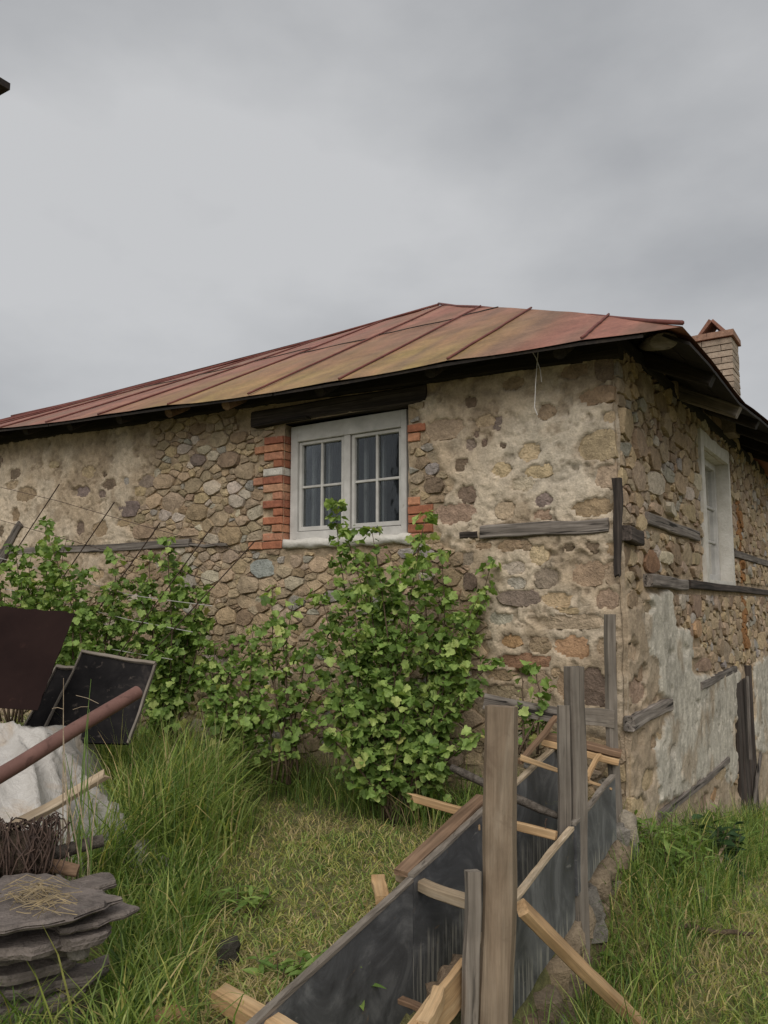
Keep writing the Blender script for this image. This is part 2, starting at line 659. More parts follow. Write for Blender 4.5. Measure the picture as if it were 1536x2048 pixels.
def tube_geo(pts, rad, sides=6, cap=True, squash=1.0):
    pts = [V(*p) for p in pts]
    n = len(pts)
    rad = [rad] * n if np.isscalar(rad) else list(rad)
    verts, faces = [], []
    tprev = None
    for i in range(n):
        t = pts[min(i + 1, n - 1)] - pts[max(i - 1, 0)]
        t = t / (np.linalg.norm(t) + 1e-9)
        if tprev is None:
            a = V(0, 0, 1) if abs(t[2]) < 0.9 else V(1, 0, 0)
        b1 = a - t * np.dot(a, t)
        b1 /= np.linalg.norm(b1) + 1e-9
        b2 = np.cross(t, b1)
        a = b1
        tprev = t
        for k in range(sides):
            an = 2 * math.pi * k / sides
            verts.append(pts[i] + rad[i] * (math.cos(an) * b1 * squash + math.sin(an) * b2))
    for i in range(n - 1):
        for k in range(sides):
            k2 = (k + 1) % sides
            faces.append((i * sides + k, i * sides + k2, (i + 1) * sides + k2, (i + 1) * sides + k))
    if cap:
        faces.append(tuple(range(sides))[::-1])
        faces.append(tuple(range((n - 1) * sides, n * sides)))
    return verts, faces


def plank(name, a, b, w, t, mat, up=(0, 0, 1), parent=None, seg=8, warp=0.004, end0=0.0, end1=0.0, cham=0.06, taper=(1, 1), seed=None):
    """sawn timber from a to b: w across, t thick (along up); end0/end1 = how far the ends are splintered"""
    a, b = V(*a), V(*b)
    X = b - a
    ln = np.linalg.norm(X)
    X /= ln
    Z = V(*up)
    Z = Z - X * np.dot(X, Z)
    Z /= np.linalg.norm(Z)
    Y = np.cross(Z, X)
    rr = random.Random(seed if seed is not None else name + str(np.round(a, 2)))
    c = cham * min(w, t) * 2
    hw, ht = w / 2, t / 2
    prof = [(-hw + c, -ht), (hw - c, -ht), (hw, -ht + c), (hw, ht - c), (hw - c, ht), (-hw + c, ht), (-hw, ht - c), (-hw, -ht + c)]
    verts, faces = [], []
    ph = rr.random() * 9
    for i in range(seg + 1):
        f = i / seg
        k = taper[0] * (1 - f) + taper[1] * f
        oy = warp * math.sin(f * 5 + ph) + warp * 0.5 * math.sin(f * 13 + ph * 2)
        oz = warp * math.cos(f * 4 + ph * 1.7)
        for j, (y, z) in enumerate(prof):
            x = f * ln
            if i == 0 and end0:
                x -= end0 * rr.random()
            elif i == seg and end1:
                x += end1 * (rr.random() - 0.3)
            elif i in (0, seg):
                x += (rr.random() - 0.5) * 0.004
            verts.append((x, y * k + oy + (rr.random() - 0.5) * 0.0025, z * k + oz + (rr.random() - 0.5) * 0.0025))
    for i in range(seg):
        for j in range(8):
            j2 = (j + 1) % 8
            faces.append((i * 8 + j, i * 8 + j2, (i + 1) * 8 + j2, (i + 1) * 8 + j))
    # end caps as fans round a centre point
    for i, s in ((0, -1), (seg, 1)):
        cidx = len(verts)
        ring = [verts[i * 8 + j] for j in range(8)]
        verts.append(tuple(np.mean(ring, 0)))
        for j in range(8):
            j2 = (j + 1) % 8
            faces.append((cidx, i * 8 + j2, i * 8 + j) if s < 0 else (cidx, i * 8 + j, i * 8 + j2))
    me = mk_mesh(name, verts, faces, mat, smooth=True, sharp=28)
    m = Matrix((tuple(X), tuple(Y), tuple(Z))).transposed()
    return link_obj(name, me, parent, a, m.to_euler())


def box_uv(Pf, u0, u1, z0, z1, h0, h1, jit=0.0, rr=random):
    """eight-corner block in a wall frame (function Pf(u,z,h))"""
    q = []
    for h in (h0, h1):
        for (u, z) in ((u0, z0), (u1, z0), (u1, z1), (u0, z1)):
            q.append(Pf(u + rr.uniform(-jit, jit), z + rr.uniform(-jit, jit), h + rr.uniform(-jit, jit)))
    f = [(0, 1, 2, 3), (4, 7, 6, 5), (0, 4, 5, 1), (1, 5, 6, 2), (2, 6, 7, 3), (3, 7, 4, 0)]
    return q, f


def bevel_block(Pf, u0, u1, z0, z1, h0, h1, bv=0.006, jit=0.002, rr=random):
    """block with chamfered outer (h1) face edges, 12 corners"""
    ring = lambda i, h: [Pf(u0 + i + rr.uniform(-jit, jit), z0 + i + rr.uniform(-jit, jit), h), Pf(u1 - i + rr.uniform(-jit, jit), z0 + i + rr.uniform(-jit, jit), h),
                         Pf(u1 - i + rr.uniform(-jit, jit), z1 - i + rr.uniform(-jit, jit), h), Pf(u0 + i + rr.uniform(-jit, jit), z1 - i + rr.uniform(-jit, jit), h)]
    v = ring(0, h0) + ring(0, h1 - bv) + ring(bv, h1)
    f = [(0, 1, 2, 3)]
    for k in (0, 4):
        for j in range(4):
            j2 = (j + 1) % 4
            f.append((k + j, k + 4 + j, k + 4 + j2, k + j2))
    f.append((8, 11, 10, 9))
    return v, f


def lin(h):
    return tuple(((c / 255) / 12.92 if c / 255 < 0.04045 else ((c / 255 + 0.055) / 1.055) ** 2.4) for c in h)


# ------------------------------------------------------------------ ground sheet
def axis(dense0, dense1, step, far):
    d = np.arange(dense0, dense1 + 1e-6, step)
    g = []
    x, s = 0.0, step
    while x < far:
        s *= 1.35
        x += s
        g.append(x)
    g = np.array(g)
    return np.concatenate([(dense0 - g)[::-1], d, dense1 + g])


gx, gy = axis(-4.5, 7.5, 0.06, 500), axis(0.5, 13.5, 0.06, 500)
GX, GY = np.meshgrid(gx, gy, indexing='ij')
GZ = ground_z(GX, GY)
far = np.maximum(np.abs(GX), np.abs(GY))
GZ = GZ - 1.5 * sstep(15, 60, far)
nx, ny = len(gx), len(gy)
idx = np.arange(nx * ny).reshape(nx, ny)
gf = np.stack([idx[:-1, :-1], idx[1:, :-1], idx[1:, 1:], idx[:-1, 1:]], -1).reshape(-1, 4)
gme = fast_mesh('ground', np.stack([GX, GY, GZ], -1).reshape(-1, 3), gf, M['ground'], smooth=True)
tag(link_obj('ground', gme), 'grassy yard and lower slope around the stone house', None, None, 'structure')

# ------------------------------------------------------------------ HOUSE
house = thing('stone_house', tuple(C), 'old rubble stone house with red sheet metal roof and white framed window', 'house')

T_TAN = np.array([0.43, 0.335, 0.235])
T_PALE = np.array([0.535, 0.44, 0.33])
T_MUD = np.array([0.36, 0.275, 0.185])
T_LIME = np.array([0.50, 0.46, 0.385])

SCOL = {'b': (0.25, 0.18, 0.12), 'd': (0.15, 0.11, 0.08), 't': (0.37, 0.28, 0.18), 'g': (0.29, 0.262, 0.225), 'p': (0.42, 0.36, 0.28),
        'o': (0.34, 0.215, 0.12), 'r': (0.25, 0.145, 0.095), 'u': (0.185, 0.145, 0.12), 's': (0.27, 0.275, 0.275), 'l': (0.31, 0.24, 0.165)}

FH = [  # stones that stand out of the plaster on the front wall: x, y, w, h (in the photograph), colour
    (890, 859, 82, 42, 'l'), (943, 890, 26, 28, 'u'), (925, 929, 25, 32, 'd'), (937, 989, 46, 33, 'd'), (913, 1027, 84, 44, 'b'), (869, 972, 42, 36, 'd'),
    (866, 939, 30, 26, 'g'), (1096, 823, 38, 34, 'b'), (998, 846, 22, 30, 'u'), (973, 845, 40, 30, 't'), (1202, 892, 100, 58, 'l'), (1200, 792, 88, 34, 'b'),
    (1218, 952, 56, 50, 'l'), (1089, 1001, 42, 30, 'u'), (1085, 1031, 42, 24, 'b'), (1013, 1022, 44, 36, 'l'),
    (1190, 1016, 96, 42, 'b'), (1061, 905, 46, 38, 't'), (1005, 940, 38, 30, 't'), (1079, 943, 60, 28, 't'), (1048, 970, 46, 32, 'p'),
    (1212, 737, 40, 60, 'd'), (1009, 892, 16, 10, 'd'), (970, 886, 10, 14, 'd'), (955, 870, 14, 12, 'd'), (1222, 836, 30, 26, 't'), (945, 803, 30, 24, 'd'), (1150, 745, 60, 30, 'b'), (1030, 770, 50, 28, 'b'),
    (968, 1093, 36, 14, 'b'), (1017, 1093, 54, 24, 'b'), (1054, 1091, 26, 20, 'b'), (1080, 1109, 35, 42, 't'), (1137, 1096, 22, 17, 'd'), (1188, 1095, 26, 22, 'd'),
    (1224, 1098, 26, 30, 't'), (1094, 1155, 48, 48, 'u'), (1178, 1146, 78, 54, 'b'), (1226, 1145, 30, 48, 'l'), (1028, 1136, 48, 26, 'p'), (1035, 1166, 38, 26, 'g'),
    (937, 1117, 28, 32, 'u'), (942, 1162, 32, 40, 'd'), (1042, 1197, 88, 34, 'u'), (1117, 1200, 60, 34, 't'), (1136, 1221, 62, 13, 't'), (1215, 1199, 50, 44, 'b'),
    (1003, 1237, 48, 26, 'g'), (1130, 1244, 166, 30, 'l'), (1024, 1281, 44, 28, 'o'), (1082, 1291, 46, 32, 'b'), (1148, 1293, 78, 46, 'o'), (1047, 1321, 124, 30, 'r'),
    (998, 1350, 64, 24, 'b'), (1084, 1366, 46, 46, 'b'), (1114, 1345, 20, 20, 'b'), (1190, 1373, 60, 84, 'd'), (1015, 1383, 90, 24, 'l'), (1133, 1372, 34, 60, 'b'), (1214, 1295, 40, 46, 't'),
    (33, 949, 24, 24, 'd'), (57, 989, 42, 30, 'b'), (34, 1028, 20, 30, 'b'), (180, 945, 26, 28, 't'), (164, 984, 42, 22, 'u'), (223, 970, 28, 22, 'd'), (208, 989, 18, 18, 'u'),
    (213, 948, 8, 12, 'd'), (164, 1056, 22, 30, 'd'), (205, 1059, 30, 34, 'b'), (282, 982, 30, 22, 't'), (260, 1018, 46, 36, 'u'), (249, 1045, 30, 16, 'b'), (290, 1064, 40, 38, 'b'), (257, 963, 14, 14, 'g'),
    (2, 927, 14, 30, 'd'), (5, 1064, 14, 20, 'd'), (27, 971, 30, 16, 'l'), (110, 930, 22, 14, 'l'), (120, 1130, 40, 20, 'b'), (200, 1150, 30, 22, 't')]
FHR = [  # large stones of the open rubble
    (295, 964, 28, 28, 'u'), (333, 964, 44, 30, 't'), (347, 1005, 46, 42, 'l'), (312, 1002, 26, 40, 't'), (397, 1025, 42, 42, 'b'), (464, 1072, 48, 40, 't'), (380, 1072, 34, 46, 't'), (427, 1082, 32, 28, 'p'),
    (440, 880, 40, 36, 'l'), (428, 976, 38, 28, 'p'), (388, 972, 42, 28, 'l'), (462, 920, 56, 26, 'b'), (400, 921, 26, 24, 'u'), (443, 1037, 46, 26, 'l'), (475, 1003, 34, 24, 'p'), (513, 1027, 42, 22, 'p'),
    (369, 899, 30, 22, 'p'), (330, 1030, 30, 26, 'p'), (330, 1070, 32, 34, 't'), (530, 1137, 48, 46, 's'), (480, 1133, 34, 30, 't'), (455, 1152, 36, 24, 't'), (376, 1120, 34, 28, 'p'), (462, 1115, 40, 22, 'l'),
    (357, 1035, 24, 20, 'p'), (500, 1170, 50, 34, 'l'), (440, 1180, 42, 32, 't'), (375, 1165, 44, 28, 'g'), (590, 1122, 46, 26, 'l'), (640, 1130, 50, 30, 't'), (590, 1165, 40, 26, 'p'), (455, 1232, 40, 44, 't'), (490, 1235, 36, 36, 'b'),
    (398, 858, 40, 22, 'b'), (470, 975, 26, 24, 'p'), (845, 926, 36, 26, 'b'), (860, 895, 24, 20, 'g'), (836, 955, 26, 24, 'l'), (920, 1118, 40, 26, 'b'), (700, 1180, 60, 34, 'l')]

P_PLAST = [[(840, 800), (900, 755), (1300, 660), (1300, 1000), (1250, 1045), (985, 1053), (960, 1075), (885, 1082), (872, 1050), (905, 965), (885, 925), (862, 885), (848, 840)],
           [(-400, 870), (300, 845), (312, 930), (298, 960), (272, 1000), (245, 1040), (285, 1085), (230, 1098), (-400, 1100)],
           [(905, 1085), (1300, 1052), (1300, 1500), (955, 1420), (985, 1300), (960, 1200), (940, 1140)],
           [(-400, 1115), (250, 1105), (225, 1160), (120, 1200), (-400, 1230)]]

U_END = 14.2
uWL, _ = fuz(585, 850, -0.09)
uWR, _ = fuz(815, 850, -0.09)
Z_W0, Z_W1 = 2.225, 3.34
u_open_l = fuz(566, 900, 0.03)[0]
u_open_r = fuz(814, 900, 0.03)[0]
RECTS_F = [(u_open_r - 0.01, u_open_l + 0.02, 2.10, 3.36)]
COURSE = 0.0795
ZB0 = fuz(515, 1100, 0.03)[1]
lrow = [0.43, 0.25, 0.12, 0.25, 0.12, 0.25, 0.12, 0.25, 0.38, 0.25, 0.12, 0.25, 0.38, 0.25]   # bottom to top
rrow = {0: 0.14, 1: 0.25, 2: 0.24, 3: 0.25, 4: 0.12, 11: 0.12, 12: 0.18}
for i, wd in enumerate(lrow):
    RECTS_F.append((u_open_l, u_open_l + wd, ZB0 + i * COURSE, ZB0 + (i + 1) * COURSE))
for i, wd in rrow.items():
    RECTS_F.append((u_open_r - wd, u_open_r, ZB0 + i * COURSE, ZB0 + (i + 1) * COURSE))
RECTS_F += [(-0.2, 1.12, 2.13, 2.26), (4.45, 8.6, 2.22, 2.31), (1.5, 3.85, 3.36, 3.56)]

P_LIME = [[(1288, 1188), (1335, 1180), (1344, 1250), (1374, 1262), (1382, 1352), (1472, 1338), (1466, 1585), (1440, 1535), (1310, 1615), (1300, 1500), (1322, 1450), (1334, 1395), (1313, 1390), (1312, 1332), (1290, 1305), (1282, 1240)],
          [(1503, 1330), (1600, 1270), (1600, 1520), (1505, 1500)]]
P_RTAN = [[(1200, 1170), (1288, 1188), (1282, 1240), (1290, 1305), (1312, 1332), (1313, 1390), (1240, 1440), (1200, 1440)],
          [(1200, 1440), (1330, 1400), (1300, 1500), (1310, 1620), (1450, 1545), (1470, 1600), (1600, 1600), (1600, 1800), (1200, 1800)],
          [(1503, 1320), (1600, 1250), (1600, 1700), (1503, 1700)]]
RH = [(1303, 919, 32, 44, 'b'), (1303, 966, 27, 48, 'p'), (1332, 951, 20, 32, 'g'), (1354, 966, 24, 46, 't'), (1337, 1019, 22, 30, 'p'), (1376, 1027, 26, 38, 't'), (1298, 1124, 30, 50, 'r'),
      (1325, 1115, 28, 28, 'p'), (1374, 988, 20, 28, 'p'), (1328, 851, 26, 46, 'l'), (1352, 880, 24, 30, 'b'), (1310, 1020, 30, 26, 't'), (1270, 955, 26, 60, 'l'), (1272, 885, 22, 70, 'b'),
      (1350, 1110, 24, 44, 'b'), (1372, 1110, 22, 50, 'l'), (1320, 810, 34, 40, 'b'), (1285, 780, 30, 60, 'l'), (1390, 1258, 22, 36, 'o'), (1262, 1385, 44, 60, 'b'), (1310, 1420, 24, 30, 'r'), (1262, 1200, 30, 34, 'b'), (1390, 1305, 40, 22, 't'), (1405, 1330, 40, 26, 'b'),
      (1258, 1300, 24, 40, 't'), (1279, 1345, 22, 40, 'b'), (1262, 1485, 40, 50, 'l'), (1287, 1560, 28, 50, 't'), (1262, 1620, 40, 50, 't'), (1300, 1485, 18, 30, 'b'), (1352, 1605, 22, 40, 't'), (1402, 1602, 20, 36, 'b'), (1332, 1660, 28, 40, 'l'), (1425, 1590, 16, 40, 'o'), (1335, 1500, 14, 28, 'o'), (1290, 1215, 18, 26, 'l')]
uO0, uO1 = ruz(1398, 900)[0], ruz(1446, 905)[0]
ZO0, ZO1 = 1.86, 3.27
RECTS_R = [(uO0 - 0.13, uO1 + 0.12, 1.80, 3.42), (0, 0.36, 2.05, 2.2), (0.62, 2.55, 2.22, 2.36), (4.4, 9, 2.16, 2.26), (0.55, 9.0, 1.71, 1.85), (-0.05, 1.1, 0.72, 0.86), (2.2, 4.3, 0.79, 0.90), (0.6, 3.5, -0.06, 0.04), (4.05, 5.1, -1.6, 0.85)]

MET = np.array([1.0, 1.75])


def clip_poly(poly, nrm, d):
    out = []
    for i in range(len(poly)):
        a, b = poly[i], poly[(i + 1) % len(poly)]
        da, db = np.dot(nrm, a) - d, np.dot(nrm, b) - d
        if da <= 0:
            out.append(a)
        if (da < 0 < db) or (db < 0 < da):
            out.append(a + (b - a) * (da / (da - db)))
    return out


def clip_rects(poly, rects, ctr, gap=0.008):
    for (a, b, c, d) in rects:
        if not poly:
            return poly
        q = np.array(poly)
        if q[:, 0].max() < a or q[:, 0].min() > b or q[:, 1].max() < c or q[:, 1].min() > d:
            continue
        seps = [(a - ctr[0], np.array([1.0, 0]), a - gap), (ctr[0] - b, np.array([-1.0, 0]), -b - gap), (c - ctr[1], np.array([0, 1.0]), c - gap), (ctr[1] - d, np.array([0, -1.0]), -d - gap)]
        s = max(seps, key=lambda k: k[0])
        if s[0] <= 0:
            return []
        poly = clip_poly(poly, s[1], s[2])
    return poly


def area_of(p):
    p = np.array(p)
    x, y = p[:, 0], p[:, 1]
    return abs(np.dot(x, np.roll(y, -1)) - np.dot(y, np.roll(x, -1))) / 2


def make_wall_stones(uzf, Pf, hands, rubbles, plast, rects, ulim, zlim, sizes, keep_plaster, seed):
    """list of (polygon in (u,z), colour, proud, exposed-in-plaster)"""
    r_ = np.random.default_rng(seed)
    seeds, rad, col, typ, half = [], [], [], [], []
    for lst, ty in ((hands, 1), (rubbles, 2)):
        for (x, y, w, h, c) in lst:
            u0, z0 = uzf(x, y)
            ua, _ = uzf(x - w / 2, y)
            ub, _ = uzf(x + w / 2, y)
            _, za = uzf(x, y - h / 2)
            _, zb = uzf(x, y + h / 2)
            hu, hz = abs(ua - ub) / 2, abs(za - zb) / 2
            seeds.append((u0, z0))
            half.append((hu, hz))
            rad.append((hu + hz * MET[1]) / 2 * 0.95)
            col.append(c)
            typ.append(ty)
    S = [np.array(s) * MET for s in seeds]
    rad = list(rad)
    for size, tries in sizes:
        for _ in range(tries):
            p = np.array([r_.uniform(*ulim), r_.uniform(*zlim)])
            rr = size * r_.uniform(0.8, 1.15)
            q = p * MET
            if S:
                D = np.hypot(*(np.array(S) - q).T)
                if (D < 0.86 * (np.array(rad) + rr)).any():
                    continue
            S.append(q)
            rad.append(rr)
            seeds.append(tuple(p))
            half.append(None)
            col.append(None)
            typ.append(0)
    S, rad = np.array(S), np.array(rad)
    seeds = np.array(seeds)
    px, py = project(np.array([Pf(u, z) for u, z in seeds]))
    inpl = np.zeros(len(seeds), bool)
    for pl in plast:
        inpl |= inpoly(px, py, pl)
    out = []
    for i in range(len(S)):
        ctr = seeds[i]
        if typ[i] == 0 and inpl[i] and r_.random() > keep_plaster:
            continue
        n = 12
        if typ[i] == 1:
            hu, hz = half[i]
            e = r_.uniform(2.2, 3.6)
            rot = r_.uniform(0, 6.28)
            poly = []
            for k in range(11):
                a = 2 * math.pi * (k + r_.uniform(-0.3, 0.3)) / 11 + rot
                c, s = math.cos(a), math.sin(a)
                q = (abs(c) ** e + abs(s) ** e) ** (-1 / e) * r_.uniform(0.86, 1.08)
                poly.append(ctr + np.array([c * q * hu, s * q * hz]))
            poly = clip_poly(poly, np.array([-1.0, 0]), -0.012)
            if len(poly) < 3:
                continue
        else:
            lim = 1.5 if typ[i] == 2 else 2.0
            poly = [S[i] + rad[i] * lim * np.array([math.cos(2 * math.pi * (k + 0.5) / n), math.sin(2 * math.pi * (k + 0.5) / n)]) for k in range(n)]
            D = np.hypot(*(S - S[i]).T)
            for j in np.where((D < rad[i] * 2.2 + rad * 2.2 + 0.05) & (D > 1e-6))[0]:
                nv = S[j] - S[i]
                d = (np.dot(S[j], S[j]) - rad[j] ** 2 - np.dot(S[i], S[i]) + rad[i] ** 2) / 2
                ln = np.linalg.norm(nv)
                poly = clip_poly(poly, nv / ln, d / ln - 0.0045)
                if len(poly) < 3:
                    break
            if len(poly) < 3:
                continue
            poly = [p / MET for p in poly]
        poly = clip_poly(list(poly), np.array([-1.0, 0]), -0.012)
        if len(poly) >= 3:
            poly = clip_rects(poly, rects, ctr)
        if len(poly) < 3 or area_of(poly) < 0.0009:
            continue
        if col[i]:
            c = np.array(SCOL[col[i]])
        else:
            k = r_.choice(list('bbttttlllllpgtl'))
            c = np.array(SCOL[k])
        c = c * (1.2 if not inpl[i] else 1.32) * r_.uniform(0.86, 1.14) * np.array([1, r_.uniform(0.96, 1.03), r_.uniform(0.92, 1.06)])
        out.append((np.array(poly), c, typ[i], inpl[i]))
    return out


def stone_geo(poly, Pf, proud, r_, lift=0.0):
    """stone block: rounded irregular outline, back edge buried, bulging broken face"""
    c = poly.mean(0)
    # round the corners once (Chaikin), then jitter
    q = []
    n = len(poly)
    for i in range(n):
        a, b = poly[i], poly[(i + 1) % n]
        q += [a * 0.92 + b * 0.08, a * 0.5 + b * 0.5, a * 0.08 + b * 0.92]
    q = np.array(q)
    # drop points that sit too close together
    keep = [q[0]]
    per = np.hypot(*(q - np.roll(q, 1, 0)).T).sum()
    for p in q[1:]:
        if np.hypot(*(p - keep[-1])) > per / 26:
            keep.append(p)
    q = np.array(keep)
    if np.hypot(*(q[0] - q[-1])) < per / 40 and len(q) > 4:
        q = q[:-1]
    n = len(q)
    q = c + (q - c) * (1 + r_.uniform(-0.055, 0.025, (n, 1)))
    size = math.sqrt(area_of(q))
    ti = r_.uniform(-0.10, 0.10, 2)
    # two split facets give the face a broken look
    fa = r_.uniform(0, 2 * math.pi)
    fd = np.array([math.cos(fa), math.sin(fa)])
    fk = r_.uniform(0.05, 0.22)
    fo = r_.uniform(-0.1, 0.25) * size

    def hgt(p, base):
        d = p - c
        h = base + d @ ti
        h -= fk * max(0.0, d @ fd - fo)
        h += r_.uniform(-1, 1) * 0.005
        return h
    V_, Fc = [], []
    for sc_, hb in ((1.0, None), (0.985, 0.55), (0.93, 0.93), (0.58, 1.0)):
        for p in q:
            pp = c + (p - c) * sc_
            if hb is None:
                V_.append(Pf(pp[0], pp[1], -0.05))
            else:
                V_.append(Pf(pp[0], pp[1], lift + hgt(pp, proud * hb)))
    V_.append(Pf(c[0], c[1], lift + hgt(c, proud * 1.02)))
    for k in range(3):
        for j in range(n):
            j2 = (j + 1) % n
            Fc.append((k * n + j, k * n + j2, (k + 1) * n + j2, (k + 1) * n + j))
    for j in range(n):
        Fc.append((3 * n + j, 3 * n + (j + 1) % n, 4 * n))
    return V_, Fc


def build_wall(name, uzf, Pf, flip, stones, plast_defs, rects_hole, us, zs, base_fn, color_fn, cav=()):
    """mortar/plaster relief of one wall as a fine sheet, then its stones"""
    UU, ZZ = np.meshgrid(us, zs, indexing='ij')
    if not flip:
        zt_u = np.interp(UU, [-0.59, 0.09, 1.17, 3.31, 5.57, 7.51, 14.2], [3.64, 3.68, 3.72, 3.76, 3.87, 3.97, 4.0])
        ZZ = np.where(ZZ > 3.4, 3.4 + (ZZ - 3.4) * (zt_u - 3.4) / 0.26, ZZ)
    P3 = C[None, None, :] + (L if not flip else R)[None, None, :] * UU[..., None] + UP * ZZ[..., None]
    px, py = project(P3)
    wx = px + 16 * fbm(UU, ZZ, 7, 3, 31) + 5 * fbm(UU, ZZ, 30, 2, 37)
    wy = py + 16 * fbm(UU, ZZ, 7, 3, 41) + 5 * fbm(UU, ZZ, 30, 2, 47)
    m = np.zeros(UU.shape)
    for pl in plast_defs:
        m = np.maximum(m, inpoly(wx, wy, pl).astype(float))
    # soften the mask a little
    k = m.copy()
    for _ in range(2):
        kk = np.pad(k, 1, mode='edge')
        k = (kk[1:-1, 1:-1] * 2 + kk[:-2, 1:-1] + kk[2:, 1:-1] + kk[1:-1, :-2] + kk[1:-1, 2:]) / 6
    h = base_fn(UU, ZZ, px, py, k)
    # every exposed stone interrupts the plaster
    du, dz = us[1] - us[0], zs[1] - zs[0]
    for poly, c, ty, ip in stones:
        if not ip:
            continue
        ctr = poly.mean(0)
        ext = np.abs(poly - ctr).max(0) * 1.3 + 0.03
        i0, i1 = np.searchsorted(us, [ctr[0] - ext[0], ctr[0] + ext[0]])
        j0, j1 = np.searchsorted(zs, [ctr[1] - ext[1], ctr[1] + ext[1]])
        if i1 <= i0 or j1 <= j0:
            continue
        A, B = UU[i0:i1, j0:j1], ZZ[i0:i1, j0:j1]
        jx, jy = A + 0.030 * fbm(A, B, 13, 4, 3, 0.65), B + 0.030 * fbm(A, B, 13, 4, 13, 0.65)
        ins = inpoly(jx, jy, [tuple(q) for q in ctr + (poly - ctr) * 0.93])
        h[i0:i1, j0:j1] = np.where(ins, np.minimum(h[i0:i1, j0:j1], -0.004), h[i0:i1, j0:j1])
    for (x, y, w_, h_) in cav:
        u0, z0 = uzf(x, y)
        ua, ub = uzf(x - w_ / 2, y)[0], uzf(x + w_ / 2, y)[0]
        zb, za = uzf(x, y + h_ / 2)[1], uzf(x, y - h_ / 2)[1]
        d = ((UU - u0) / abs(ua - ub) * 2) ** 2 + ((ZZ - z0) / abs(za - zb) * 2) ** 2 + 0.5 * fbm(UU, ZZ, 14, 3, 77)
        h -= 0.16 * sstep(1.1, 0.6, d)
    # round the corner: the relief fades out towards u = 0
    h = h * sstep(-0.005, 0.028, UU) - 0.006 * (1 - sstep(0, 0.03, UU)) + 0.012 * fbm(UU * 0, ZZ, 9, 4, 201) * (1 - sstep(0, 0.12, UU)) * 0
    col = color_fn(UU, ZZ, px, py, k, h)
    nrm = (-R if not flip else -L)
    P3 = P3 + nrm[None, None, :] * h[..., None]
    wob = (0.035 * fbm(ZZ * 0, ZZ, 3.5, 4, 301, 0.6) - 0.006) * np.clip(1 - UU / 0.16, 0, 1)
    P3 = P3 + (-R - L)[None, None, :] * wob[..., None]
    hole = np.zeros((len(us) - 1, len(zs) - 1), bool)
    uc, zc = (us[:-1] + us[1:]) / 2, (zs[:-1] + zs[1:]) / 2
    for (a, b, c_, d_) in rects_hole:
        hole |= ((uc > a) & (uc < b))[:, None] & ((zc > c_) & (zc < d_))[None, :]
    n0, n1 = len(us), len(zs)
    idx = np.arange(n0 * n1).reshape(n0, n1)
    q = np.stack([idx[:-1, :-1], idx[1:, :-1], idx[1:, 1:], idx[:-1, 1:]], -1)
    q = q[~hole]
    if not flip:
        q = q[:, ::-1]
    me = fast_mesh(name, P3.reshape(-1, 3) - C, q, M['mortar'], col.reshape(-1, 3), smooth=True)
    w = link_obj(name, me, house, C)
    return w


def place_stones(stones, Pf, wall, seed, vis_fn, proud=(0.02, 0.045), lim=300):
    r_ = np.random.default_rng(seed)
    # the 300 that show largest in the photograph become parts, the rest one joined part
    order = []
    for i, (poly, c, ty, ip) in enumerate(stones):
        px, py = project(np.array([Pf(p[0], p[1]) for p in poly]))
        a = area_of(np.stack([px, py], 1))
        if px.max() < 0 or px.min() > 1536 or py.min() > 1700:
            a *= 0.01
        order.append(-a * vis_fn(px.mean(), py.mean()))
    order = np.argsort(order)
    rest = MB()
    for k, i in enumerate(order):
        poly, c, ty, ip = stones[i]
        size = math.sqrt(area_of(poly))
        pr = r_.uniform(*proud) * min(1.25, 0.6 + size * 3)
        if ip:
            pr = r_.uniform(0.012, 0.027)
        v, f = stone_geo(poly.mean(0) + (poly - poly.mean(0)) * (1.12 if ip else 1.0), Pf, pr, r_)
        if k < lim:
            wobj('stone', v, f, M['stone'], wall, tint=c, smooth=True, sharp=26)
        else:
            rest.add(v, f, c)
    if rest.v:
        o = rest.build('small_stones', M['stone'], wall, tint=True, smooth=True, sharp=26)
        o['kind'] = 'stuff'


# front wall
f_stones = make_wall_stones(fuz, FW, FH, FHR, P_PLAST, RECTS_F, (0.03, 9.2), (-0.12, 3.62), [(0.17, 40), (0.13, 200), (0.10, 700), (0.075, 2600), (0.052, 6000), (0.036, 7000)], 0.0, 21)


def f_base(U, Z, px, py, k):
    rub = 0.005 + 0.019 * fbm(U, Z, 7, 5, 3, 0.6) + 0.006 * fbm(U, Z, 40, 2, 6)
    lowmix = sstep(1040, 1110, py) * (px > 700)
    pl = 0.034 + 0.014 * fbm(U, Z, 4, 4, 12) + 0.007 * fbm(U, Z, 26, 3, 15) - 0.006 * lowmix
    # shallow cracks
    cr = np.abs(fbm(U, Z, 2.6, 5, 52, 0.6))
    pl = pl - 0.028 * sstep(0.022, 0.0, cr) * (fbm(U, Z, 1.7, 2, 56) > 0.0)
    # islands where the coat has fallen off, rough pitting below the timber
    isl = sstep(0.28, 0.36, fbm(U, Z, 5.5, 5, 64, 0.6))
    pl = pl - 0.016 * isl
    pl = pl - 0.012 * sstep(0.25, 0.33, fbm(U, Z, 15, 4, 67, 0.6)) + 0.006 * np.abs(fbm(U, Z, 12, 4, 68, 0.65))
    pl = pl - lowmix * 0.02 * sstep(0.15, 0.5, fbm(U, Z, 11, 3, 66))
    return rub * (1 - k) + pl * k


